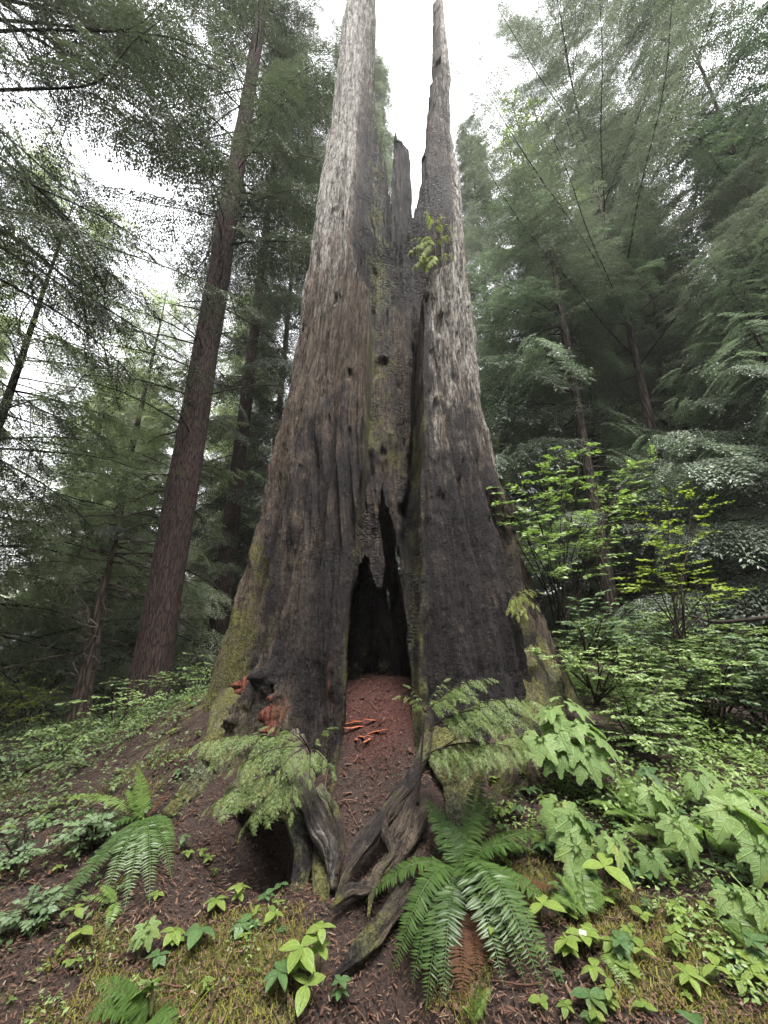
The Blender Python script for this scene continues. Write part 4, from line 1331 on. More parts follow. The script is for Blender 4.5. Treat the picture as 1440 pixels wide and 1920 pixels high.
conifer('fan_spruce', 'open conifer with long thin boughs fanned up against the white sky', gz(7.2, 9.2), 25, .13, 7.0, 6.8, 86, M_CONIFER, M_BARK_DARK, S1,
        seed=12, droop=.05, lift=.80, limb=.55, sp_len=.60, sp_n=28, power=.42, tint=(.05, .4), bend=.12)
conifer('dark_cedar', 'dense dark green cedar closing the edge of the wood under the sky', gz(11.6, 8.6), 28, .12, 1.0, 4.6, 100, M_CEDAR_GREEN, M_BARK_DARK, S1L,
        seed=13, droop=.50, lift=.08, sp_len=1.05, sp_n=11, power=.40, tint=(.05, .5))
conifer('wet_cedar', 'low wet cedar with pale drooping sprays at the edge of the thicket', gz(8.3, 7.0), 8.0, .10, .8, 3.8, 56, M_CONIFER_BLUE, M_BARK_DARK, S1L,
        seed=21, droop=.40, lift=.14, sp_len=.85, sp_n=13, power=.55, tint=(.1, .5), az=(R(80), R(290)))
conifer('grey_green_fir', 'grey green fir filling the space behind the silvery cedar', gz(8.0, 13.5), 16, .20, 1.0, 4.2, 76, M_CONIFER, M_BARK_DARK, S1,
        seed=15, droop=.4, lift=.08, sp_len=1.1, sp_n=10, power=.5, tint=(.1, .5))
conifer('grey_green_fir', 'grey green fir whose boughs mingle with the fanned conifer', gz(11.0, 12.5), 19, .20, 1.0, 4.4, 78, M_CONIFER, M_BARK_DARK, S1,
        seed=25, droop=.4, lift=.14, sp_len=1.1, sp_n=10, power=.5, tint=(.05, .5))
hz = conifer('hazy_conifer', 'narrow pale conifer rising beyond the grey spire', gz(7.0, 21.0), 40, .36, 2.0, 4.2, 130, M_CONIFER, M_BARK_DARK, S0,
             seed=16, droop=.4, lift=.05, sp_len=1.2, sp_n=12, power=.65, tint=(.2, .6))
fa = conifer('forest_conifer', 'full conifer in the wood behind the silvery cedar', gz(13.5, 16.0), 32, .36, 1.0, 5.0, 120, M_CONIFER, M_BARK_DARK, S0,
             seed=17, droop=.4, lift=.08, sp_len=1.35, sp_n=13, power=.55, tint=(.0, .5))
fb = conifer('forest_conifer', 'pale conifer far behind the red trunk', gz(-9.0, 22.0), 25, .34, .6, 5.0, 120, M_CONIFER_PALE, M_BARK_DARK, S0,
             seed=18, droop=.42, lift=.08, sp_len=1.35, sp_n=13, power=.6, tint=(.1, .5))
g_ = np.random.default_rng(77)
FAR = 'tall conifers of the wood behind'
for o in (fa, fb, hz):
    o['group'] = FAR
for i, (x, y, src, s) in enumerate([(-3, 22, fb, .55), (1.5, 20, fa, .42), (4.2, 16, fb, .48), (6, 18, fa, .5), (11, 22, hz, .72), (17, 24, fa, 1.0), (20, 15, fa, .9), (16, 11.5, fa, .7), (-16, 22, fb, .75), 
                                    (-6, 30, fb, .8), (2, 34, fb, .62), (9, 33, fb, .7), (6, 26, fb, .5), 
                                    (-12, 18, fb, .55), (-7, 17, fb, .5), (-4, 18, fb, .42), (9, 17.5, fa, .55), (12, 19, fb, .7), (15, 18, fa, .8), (-10, 26, fb, .7), (-0.9, 18.5, hz, 1.12), (-13.5, 10.5, fb, .48), (-12, 14.5, fb, .5), (-16.5, 13, fb, .6), (-11, 9.5, fb, .3), (-1, 28, fb, .5), (8.5, 11.5, fb, .30), (6.3, 12.0, fb, .26), (3.6, 11.5, fb, .20), (12.5, 9.8, fa, .4)]):
    z = float(ground_h(x, y))
    dup(src, (x, y, z - .1), g_.uniform(0, 6.28), 'conifer in the dense wood behind the stump, one of many crowded crowns', s, FAR)

for i, (x, y, src, s) in enumerate([(-4, -9, fa, .9), (4.5, -10, fb, 1.0), (11, -7, fa, .85), (-11, -6, fb, 1.0), (15, 0, fa, .9), (-15, 1, fb, .95), (0.5, -15, fa, 1.0), (8, -15, fb, 1.1), (-8, -15, fa, 1.0)]):
    dup(src, (x, y, float(ground_h(x, y)) - .1), g_.uniform(0, 6.28), 'conifer in the dense wood behind the stump, one of many crowded crowns'.replace('behind the stump', 'around the clearing'), s, FAR)

# --- dead grey snag wrapped in vines
snag = conifer('dead_snag', 'dead grey snag wrapped in pale curling vines behind the fern slope', gz(-5.75, 8.05), 4.2, .17, 3.9, .1, 1, M_CONIFER, M_BARK_GREY, S0, seed=31, dead=22, rough=.3, base_flare=.3)
vb = MB()
for i in range(9):
    g = np.random.default_rng(300 + i)
    h0 = g.uniform(.4, 2.6)
    a = g.uniform(0, 6.28)
    pts = [[.15 * math.cos(a), .15 * math.sin(a) - .1, h0]]
    for k in range(5):
        pts.append([pts[-1][0] + g.normal(0, .22), pts[-1][1] + g.normal(0, .12) - .03, pts[-1][2] + g.uniform(-.25, .45)])
    tube(vb, catmull(pts, 24), np.linspace(.017, .006, 24), 6, .9)
vb.build('vine', M_TWIG_G, snag)

# --- a broadleaf crown glowing beyond the conifers
mt = shrub('maple_tree', 'yellow green maple crown glowing between the spire and the fanned conifer', gz(8.2, 14.6), [P(985 + dx, 235 + dy, 14.2 + dd) for dx, dy, dd in
           ((0, 0, 0), (-25, -40, .3), (20, 30, -.3), (-15, 50, 0), (30, -10, .4), (-35, 10, .5), (10, -60, 0), (40, 60, 0), (0, 80, 0), (-20, 20, -1))],
           M_LEAF_Y, leaf=.20, nleaf=10, ntw=16, seed=41, stem_r=.10, tw_len=1.3, start=.72, arch=.02, cat='tree', tint=(.3, 1))
mt.children[0].name = 'trunk'

# --- shrubs and saplings beside the stump
shrub('huckleberry_shrub', 'airy pale-leaved shrub spreading its tiers beside the stump flank', P(1052, 1165, 5.3),
      [P(*t) for t in ((908, 910, 4.15), (945, 925, 4.25), (975, 885, 4.4), (1010, 865, 4.9), (1055, 835, 5.2), (1095, 825, 5.3), (1125, 880, 5.0), (1165, 915, 5.2), (1005, 965, 4.6), (955, 962, 4.3), (1100, 955, 5.0), (1200, 870, 5.5), (1060, 905, 5.0), (1225, 850, 5.7), (1030, 1000, 4.9), (1150, 1000, 5.0))],
      M_LEAF, leaf=.072, nleaf=11, ntw=15, seed=51, tw_len=.46, start=.42, tint=(.35, 1.1), arch=.05, stem_r=.011)
shrub('vine_maple', 'yellow green shrub on thin bare stems in front of the dark thicket', P(1275, 1190, 5.0),
      [P(*t) for t in ((1255, 915, 5.0), (1300, 910, 5.1), (1330, 935, 5.0), (1225, 965, 4.8), (1290, 1055, 4.7), (1350, 1085, 4.7), (1225, 1045, 4.7), (1175, 1075, 4.7), (1240, 1015, 4.9), (1380, 1100, 4.9))],
      M_LEAF_Y, leaf=.068, nleaf=9, ntw=9, seed=52, tw_len=.42, start=.6, tint=(.0, .7), arch=.03, stem_r=.011)
shrub('thicket_shrub', 'dull green low shrub at the heel of the stump buttress', P(1100, 1230, 4.9), [P(*t) for t in ((1080, 1120, 4.8), (1120, 1110, 4.9), (1160, 1120, 5.0), (1180, 1150, 4.9), (1130, 1160, 4.6), (1080, 1165, 4.6), (1210, 1130, 5.2), (1160, 1190, 4.6), (1225, 1185, 4.8))],
      M_LEAF_COOL, leaf=.06, nleaf=10, ntw=13, seed=53, tw_len=.26, start=.4, tint=(.1, .8), arch=.1)
shrub('spray_shrub', 'pale feathery shrub jutting flat over the big maple-like leaves', P(1120, 1310, 4.3), [P(*t) for t in ((1000, 1215, 4.1), (1040, 1220, 4.0), (1080, 1225, 3.95), (1120, 1215, 4.0), (1160, 1225, 4.0), (1195, 1240, 4.1), (1225, 1255, 4.1), (1130, 1250, 3.9), (1070, 1245, 3.95), (1180, 1262, 3.95))],
      M_LEAF, leaf=.042, nleaf=13, ntw=10, seed=54, tw_len=.24, start=.5, tint=(.5, 1.2), arch=.12)
shrub('drooping_shrub', 'bushy shrub with many small drooping leaves behind the broad leaves', P(1200, 1420, 4.3), [P(*t) for t in
      ((1120, 1290, 4.1), (1160, 1285, 4.1), (1200, 1290, 4.2), (1240, 1300, 4.3), (1150, 1330, 3.95), (1190, 1340, 3.9), (1235, 1350, 3.95), (1270, 1340, 4.2), (1180, 1380, 3.8), (1220, 1395, 3.85), (1265, 1395, 3.9), (1250, 1270, 4.5), (1290, 1300, 4.5), (1210, 1310, 4.0))],
      M_LEAF, leaf=.046, nleaf=12, ntw=12, seed=55, tw_len=.30, start=.4, tint=(.2, 1), arch=.2)
for i, (px, py, Y, rx, h, sd, mt_, lb) in enumerate([
        (1350, 1400, 4.9, .60, .85, 56, M_LEAF, 'rounded dull green bush in the thicket above the yellow leaf cluster'),
        (1455, 1380, 4.7, .6, .9, 57, M_LEAF_COOL, 'dark small-leaved bush cut by the picture edge'),
        (1330, 1290, 6.4, .9, .9, 58, M_LEAF, 'mid green bush up the bank behind the thicket'),
        (1440, 1240, 8.5, 1.3, 1.0, 59, M_LEAF_Y, 'bright yellow green bush lit at the back of the bank'),
        (1330, 1200, 11.0, 1.6, 1.3, 60, M_LEAF_Y, 'sunlit pale bush far up the bank under the bare limb'),
        (1160, 1270, 6.5, .8, .8, 61, M_LEAF, 'shaded bush tucked behind the stump heel')]):
    b = P(px, py, Y)
    b[2] = ground_h(b[0], b[1])
    shrub('bank_bush', lb, b, dome_tips(b, rx * 1.25, rx, h * 1.25, 24, sd), mt_, leaf=.058 * (Y / 5) ** .5, nleaf=11, ntw=14, seed=sd, tw_len=.34 * (Y / 5) ** .5, start=.35, tint=(.1, .9))
for i, (px, py, Y, rx, h, sd, mt_, lf, lb) in enumerate([
        (50, 1350, 8.2, .95, .75, 62, M_LEAF_Y, .075, 'flat tiered yellow green shrub glowing at the forest edge'),
        (300, 1275, 6.6, .8, .55, 63, M_LEAF, .055, 'thin leafy shrub around the foot of the red trunk'),
        (385, 1235, 6.8, .6, .6, 64, M_LEAF, .05, 'wispy shrub between the red trunk and the stump'),
        (215, 1390, 5.5, .8, .35, 65, M_LEAF, .055, 'low pale leafy shrub on the shaded slope below the snag'),
        (110, 1430, 5.2, .5, .3, 66, M_LEAF, .055, 'low spreading shrub on the slope above the small fern'),
        (10, 1490, 4.6, .35, .25, 67, M_LEAF_COOL, .05, 'low bush at the very edge of the slope'),
        (170, 1605, 3.35, .18, .2, 68, M_LEAF_COOL, .045, 'cool green plant with paired leaflets beside the small fern'),
        (30, 1660, 3.2, .16, .2, 69, M_LEAF_COOL, .045, 'shaded leafy plant at the slope edge below the fern'),
        (45, 1780, 2.7, .12, .14, 70, M_LEAF_COOL, .04, 'dim leafy plant low on the dark bank'),
        (420, 1120, 11.0, 1.3, 1.2, 71, M_LEAF, .08, 'grey green bush in the gap beside the stump'),
        (110, 1190, 12.5, 1.6, 2.4, 73, M_LEAF, .10, 'tall pale bush standing between the snag and the pale hemlock'),
        (20, 1150, 13.5, 1.8, 2.8, 74, M_LEAF, .11, 'tall light green thicket at the back of the clearing'),
        (225, 1215, 12.0, 1.4, 1.9, 75, M_LEAF, .10, 'light bush behind the dead snag'),
        (-40, 1330, 7.0, .9, .8, 72, M_LEAF_Y, .06, 'yellow green shrub half out of view')]):
    b = P(px, py, Y)
    b[2] = ground_h(b[0], b[1])
    shrub('slope_shrub', lb, b, dome_tips(b, rx * 1.1, rx, h * 1.25, 8, sd, .2), mt_, leaf=lf, nleaf=9, ntw=(4 if rx < .4 else 6), seed=sd, tw_len=(.2 if rx < .4 else .36) * (lf / .05), start=.4, tint=(.1, .9))


# --- young hemlocks: flat near sprays from a hub
def sapling(name, label, base, stems, sprays, mat, seed, wid=1.0):
    g = np.random.default_rng(seed)
    base = np.asarray(base, float)
    root = thing(name, label, 'sapling', base)
    sb, fb_ = MB(), MB()
    for st in stems:
        c = catmull([np.asarray(P(*s)) - base for s in st[0]], 20)
        tube(sb, c, np.linspace(st[1], st[1] * .35, 20), 7, .3, .15)
    for k, (h, tip) in enumerate(sprays):
        a, b = np.asarray(P(*h)) - base, np.asarray(P(*tip)) - base
        d = b - a
        L = np.linalg.norm(d)
        c = bez(a, a + d * .5 + np.array([0, 0, .20 * L]) + g.normal(0, .04 * L, 3), b, 16)
        tube(sb, c, np.linspace(.0050, .0012, 16), 5, .3)
        cd_ = unit(np.gradient(c, axis=0))
        m = max(5, int(L / .034))
        tt = np.linspace(.16, 1.0, m)
        pos = np.stack([np.interp(tt, np.linspace(0, 1, 16), c[:, q]) for q in range(3)], -1)
        dd = np.stack([np.interp(tt, np.linspace(0, 1, 16), cd_[:, q]) for q in range(3)], -1)
        side = unit(np.cross(dd, [0, 0, 1.0])) * np.where(np.arange(m) % 2, 1, -1)[:, None]
        e = dd * g.uniform(.45, .8, (m, 1)) + side * g.uniform(.6, 1.0, (m, 1)) + np.array([0, 0, -1.0]) * g.uniform(.15, .6, (m, 1))
        e[-1] = dd[-1]
        sc = np.clip(.52 * L * (1 - .70 * tt), .06, .16) * g.uniform(.8, 1.25, m) * wid
        wh = g.integers(0, 4, m)
        for q in range(4):
            s_ = wh == q
            if s_.any():
                inst_c(fb_, SPRAY3[q], frames(e[s_], np.tile([0, -.45, 1.0], (s_.sum(), 1)) + g.normal(0, .25, (s_.sum(), 3))), pos[s_], sc[s_], np.clip(.05 + .35 * tt[s_] + g.uniform(-.1, .1, s_.sum()), 0, 1))
    sb.build('stem', M_TWIG, root)
    fb_.build('foliage', mat, root)
    return root


sapling('hemlock_sapling', 'young hemlock with drooping light green sprays on the burnt foot above the dark hole', P(585, 1420, 3.2), [([(585, 1440, 3.25), (580, 1405, 3.15), (560, 1375, 3.05)], .011)],
        [((575, 1400, 3.12), t) for t in ((383, 1392, 3.0), (440, 1440, 2.9), (505, 1362, 3.1), (515, 1455, 2.88))] +
        [((585, 1405, 3.12), t) for t in ((612, 1366, 3.1), (622, 1445, 2.98), (580, 1460, 2.9))] +
        [((550, 1450, 3.05), t) for t in ((392, 1512, 2.9), (455, 1552, 2.85), (548, 1522, 2.85))], M_SAPLING, 81)
sapling('hemlock_sapling', 'young hemlock on a bare dark stem with feathery tiers before the stump foot', P(783, 1510, 3.05), [([(783, 1510, 3.05), (790, 1420, 3.02), (797, 1340, 3.0)], .012), ([(792, 1430, 3.02), (840, 1395, 2.95), (880, 1370, 2.9)], .006)],
        [((797, 1335, 3.0), t) for t in ((752, 1305, 2.95), (770, 1290, 3.0), (832, 1278, 3.0), (880, 1285, 3.0), (915, 1272, 3.02), (860, 1310, 2.9))] +
        [((815, 1360, 2.98), t) for t in ((880, 1335, 2.92), (930, 1325, 2.95), (980, 1345, 2.95), (1000, 1315, 3.0), (950, 1365, 2.9))] +
        [((800, 1415, 3.0), t) for t in ((830, 1425, 2.85), (870, 1410, 2.85), (915, 1425, 2.83), (950, 1415, 2.88), (982, 1408, 2.9))], M_SAPLING, 82, .85)
sapling('hemlock_sapling', 'yellow green seedling tree growing from the broken column lip', P(820, 512, 3.85), [([(820, 515, 3.9), (816, 470, 3.85), (812, 415, 3.85)], .012), ([(822, 512, 3.9), (835, 470, 3.85), (842, 420, 3.85)], .008)],
        [((813, 425, 3.85), t) for t in ((800, 400, 3.85), (830, 408, 3.8), (845, 425, 3.8))] + [((815, 450, 3.85), t) for t in ((775, 448, 3.8), (768, 472, 3.75), (850, 440, 3.8), (785, 490, 3.7))] +
        [((818, 480, 3.85), t) for t in ((775, 500, 3.75), (850, 480, 3.8), (800, 505, 3.7))], M_SAPLING_Y, 83, .8)
sapling('hemlock_seedling', 'mossy green sprig sprouting on the buttress ridge', P(965, 1120, 4.0), [([(960, 1125, 4.05), (970, 1115, 3.95), (985, 1110, 3.9)], .008)],
        [((965, 1115, 3.98), t) for t in ((1010, 1110, 3.85), (1005, 1135, 3.82), (985, 1150, 3.8), (955, 1140, 3.85), (990, 1105, 3.9), (970, 1155, 3.8))], M_SAPLING_Y, 84)
sapling('hemlock_seedling', 'thin seedling at the buttress foot below the feathery tiers', P(965, 1420, 3.5), [([(965, 1420, 3.5), (975, 1390, 3.45), (985, 1370, 3.4)], .008)],
        [((975, 1385, 3.45), t) for t in ((940, 1390, 3.3), (960, 1430, 3.3), (1000, 1420, 3.3), (990, 1370, 3.35))], M_SAPLING, 85)

# --- ferns: tips as (photo x, photo y, depth relative to the crown)
cr = G(862, 1655) + [0, 0, .05]
fern('sword_fern', 'large glossy sword fern arching over the path beside the roots', cr,
     [((795, 1495, .22), .10, .35), ((815, 1520, .28), .12, .3), ((838, 1540, .1), .10, .3), ((908, 1440, .25), .04, .6), ((935, 1475, .3), .08, .5), ((1040, 1562, .15), .16, .35), ((1010, 1600, .0), .18, .3),
      ((1022, 1870, -.45), .42, .35), ((985, 1845, -.45), .34, .45), ((1055, 1720, -.1), .18, .3), ((798, 1895, -.5), .34, .35), ((735, 1830, -.38), .34, .4), ((684, 1692, -.1), .22, .45),
      ((945, 1850, -.45), .3, .3), ((772, 1850, -.42), .30, .25), ((1045, 1845, -.32), .36, .3), ((830, 1880, -.45), .25, .2), ((1000, 1780, -.3), .25, .2), ((760, 1760, -.3), .25, .2),
      ((868, 1890, -.4), .05, .2, M_FERN_DEAD), ((900, 1840, -.3), .02, .3, M_FERN_DEAD), ((1045, 1665, .05), .0, .4, M_FERN_DEAD), ((765, 1625, .1), .02, .6, M_FERN_DEAD), ((885, 1780, -.3), .02, .3, M_FERN_DEAD)],
     M_FERN, wmax=.098, npair=46, seed=1)
cr = G(268, 1552) + [0, 0, .05]
fern('sword_fern', 'mid-sized sword fern with two upright pale fronds on the bank', cr,
     [((106, 1500, .0), .16, .5, M_FERN_L), ((257, 1436, .05), .03, .45, M_FERN_L), ((185, 1712, -.55), .22, .4), ((232, 1716, -.55), .22, .5), ((280, 1700, -.5), .22, .45), ((322, 1650, -.3), .2, .4),
      ((328, 1590, -.1), .15, .45), ((110, 1705, -.5), .14, .15), ((55, 1760, -.55), .12, .1), ((235, 1480, .0), .04, .3, M_FERN_L), ((318, 1480, .12), .0, .6, M_FERN_DEAD, .03), ((140, 1600, -.2), .15, .3)],
     M_FERN, wmax=.078, npair=42, seed=2)
cr = G(262, 1965) + [0, 0, .04]
fern('sword_fern', 'glossy fern cut off by the lower picture edge', cr, [((172, 1838, .05), .10, .6), ((205, 1860, .0), .1, .5), ((150, 1915, -.1), .12, .4), ((330, 1925, -.05), .1, .4), ((240, 1880, .0), .1, .4)], M_FERN, wmax=.075, npair=34, seed=3)
cr = G(217, 1708) + [0, 0, .03]
fern('small_fern', 'small bright fern tucked under the bank fern', cr, [((144, 1688, -.02), .05, .6), ((185, 1660, .0), .03, .5), ((200, 1745, -.1), .06, .5)], M_FERN_L, wmax=.04, npair=26, seed=4)
cr = G(1195, 1545) + [0, 0, .03]
fern('lady_fern', 'lacy fern with raised fronds behind the pale umbrella leaf', cr, [((1110, 1455, .05), .06, .5), ((1150, 1430, .1), .05, .45), ((1198, 1445, .1), .06, .4), ((1095, 1505, -.05), .08, .6), ((1245, 1475, .05), .07, .4), ((1130, 1530, -.15), .08, .4)], M_FERN_L, wmax=.13, npair=20, seed=5, lacy=True)
cr = G(1320, 1600) + [0, 0, .05]
fern('lady_fern', 'yellow green lacy fern lying flat across the slope', cr, [((1140, 1562, -.05), .10, .8), ((1180, 1528, .05), .10, .7), ((1215, 1620, -.15), .1, .7), ((1405, 1540, .05), .1, .6), ((1425, 1620, -.1), .1, .6), ((1260, 1545, 0), .1, .7)], M_FERN_L, wmax=.15, npair=20, seed=6, lacy=True)
cr = G(1098, 1725) + [0, 0, .03]
fern('lady_fern', 'dark lacy fern between the sword fern and the three-leaved plant', cr, [((1036, 1635, .05), .06, .1), ((1062, 1605, .1), .06, .15), ((1030, 1690, -.05), .06, .2), ((1130, 1650, .05), .05, .1), ((1090, 1620, .08), .05, .1)], M_FERN_L, wmax=.12, npair=20, seed=7, lacy=True)
cr = G(888, 1930) + [0, 0, .02]
fern('small_fern', 'tiny pale fern under the arching sword fern', cr, [((905, 1825, .0), .03, .7), ((928, 1850, .0), .03, .6), ((866, 1890, -.02), .03, .6)], M_FERN_L, wmax=.055, npair=15, seed=8, lacy=True)
cr = G(1135, 1795) + [0, 0, .02]
fern('small_fern', 'small bright fern on the moss near the white-flowered plant', cr, [((1195, 1878, -.15), .05, .6), ((1215, 1840, -.05), .05, .6), ((1165, 1850, -.1), .05, .6)], M_FERN_L, wmax=.06, npair=15, seed=9, lacy=True)
cr = G(1400, 1790) + [0, 0, .02]
fern('small_fern', 'small fresh fern at the mossy picture edge', cr, [((1335, 1720, .0), .05, .7), ((1440, 1740, .0), .05, .7), ((1380, 1695, .05), .05, .6)], M_FERN_L, wmax=.07, npair=16, seed=10, lacy=True)

# --- broad maple-like leaves
def pl(px, py, Y, size, az, tilt, tint): return (P(px, py, Y), size, az, tilt, tint)


palm_plant('broad_leaf_plant', 'cluster of big pale maple-like leaves leaning out beside the stump', P(1080, 1465, 3.7),
           [pl(1022, 1335, 3.55, .21, 200, .45, .6), pl(1052, 1348, 3.5, .18, -60, .6, .7), pl(1092, 1330, 3.55, .22, -40, .5, .55), pl(1038, 1378, 3.45, .25, 215, .7, .4), pl(1082, 1368, 3.4, .20, -90, .5, .65),
            pl(1012, 1405, 3.4, .24, 235, .8, .7), pl(1092, 1408, 3.35, .26, -70, .75, .55), pl(1145, 1398, 3.4, .27, -35, .7, .5), pl(1110, 1435, 3.3, .25, -80, .85, .5), pl(1048, 1432, 3.35, .2, 250, .9, .2), pl(1120, 1365, 3.5, .18, 10, .5, .4), pl(1035, 1308, 3.65, .12, 170, .2, 1)], None, 1)
palm_plant('broad_leaf_plant', 'dark green maple-like leaves standing over the sword fern tips', P(1075, 1640, 2.95),
           [pl(1040, 1525, 3.0, .20, 215, .6, .3), pl(1048, 1560, 2.9, .20, 240, .9, .6), pl(1085, 1560, 2.85, .22, -60, 1.0, .2), pl(1105, 1545, 2.9, .18, -20, .7, .15), pl(1090, 1620, 2.75, .2, -75, 1.1, .3), pl(1070, 1590, 2.8, .17, 260, 1.0, .4)], None, 2)
palm_plant('broad_leaf_plant', 'single pale umbrella-like leaf pair on a thin stalk', P(1243, 1640, 2.95),
           [pl(1222, 1500, 2.95, .15, 230, .7, .9), pl(1250, 1495, 2.93, .15, -40, .7, .9), pl(1238, 1488, 3.0, .12, 80, .3, .8)], M_CLUB, 3)
palm_plant('broad_leaf_plant', 'pale crinkled leaves low behind the lacy yellow fern', P(1290, 1630, 2.8),
           [pl(1275, 1565, 2.8, .17, 250, .8, .7), pl(1300, 1590, 2.72, .17, -50, 1.0, .6), pl(1225, 1620, 2.75, .13, 250, .9, .2), pl(1310, 1550, 2.9, .15, 20, .5, .6)], M_CLUB, 4)
palm_plant('broad_leaf_plant', 'large light green leaves piled at the picture edge', P(1410, 1660, 2.75),
           [pl(1355, 1490, 3.0, .20, 180, .4, 1), pl(1385, 1545, 2.8, .24, 250, .8, .8), pl(1425, 1500, 2.95, .22, -30, .6, .9), pl(1425, 1580, 2.7, .22, -70, .8, .3), pl(1400, 1480, 3.1, .2, 60, .2, .95), pl(1445, 1620, 2.6, .2, -80, .9, .2), pl(1430, 1545, 2.75, .2, 0, .6, .7)], M_CLUB, 5)
palm_plant('broad_leaf_plant', 'low pale crinkled leaves in the gap before the lacy fern', P(1165, 1660, 2.8),
           [pl(1140, 1590, 2.85, .15, 220, .7, .6), pl(1170, 1600, 2.8, .16, -60, .8, .8), pl(1195, 1575, 2.9, .14, 10, .5, .5), pl(1160, 1560, 2.95, .13, 120, .3, .7)], M_CLUB, 9)
palm_plant('broad_leaf_plant', 'bright leaves low by the picture edge under the piled ones', P(1400, 1740, 2.5),
           [pl(1375, 1700, 2.45, .14, 230, .7, .9), pl(1415, 1690, 2.45, .16, -40, .8, .8), pl(1440, 1720, 2.35, .14, -80, .9, .6)], M_CLUB, 10)
palm_plant('broad_leaf_plant', 'two overlapping pale leaves under the bushy thicket', P(1330, 1520, 3.4),
           [pl(1305, 1470, 3.35, .17, 220, .6, .6), pl(1340, 1455, 3.4, .18, -30, .6, .8)], M_CLUB, 11)
palm_plant('broad_leaf_plant', 'single dark wet leaf drooping at the thicket edge', P(1215, 1500, 3.5), [pl(1235, 1460, 3.3, .19, -50, .6, .1), pl(1205, 1445, 3.4, .13, 190, .3, .1)], M_BUNCH_D, 6)
palm_plant('broad_leaf_plant', 'lobed pale leaf low on the mossy bank', P(262, 1780, 2.5), [pl(255, 1755, 2.5, .10, 220, .6, .6), pl(278, 1752, 2.5, .10, -40, .7, .7)], M_CLUB, 7)
palm_plant('broad_leaf_plant', 'folded bright leaf above the cut-off fern', P(285, 1880, 2.2), [pl(272, 1848, 2.2, .12, 120, .5, .9), pl(285, 1840, 2.25, .08, 60, .2, .9)], M_CLUB, 8)

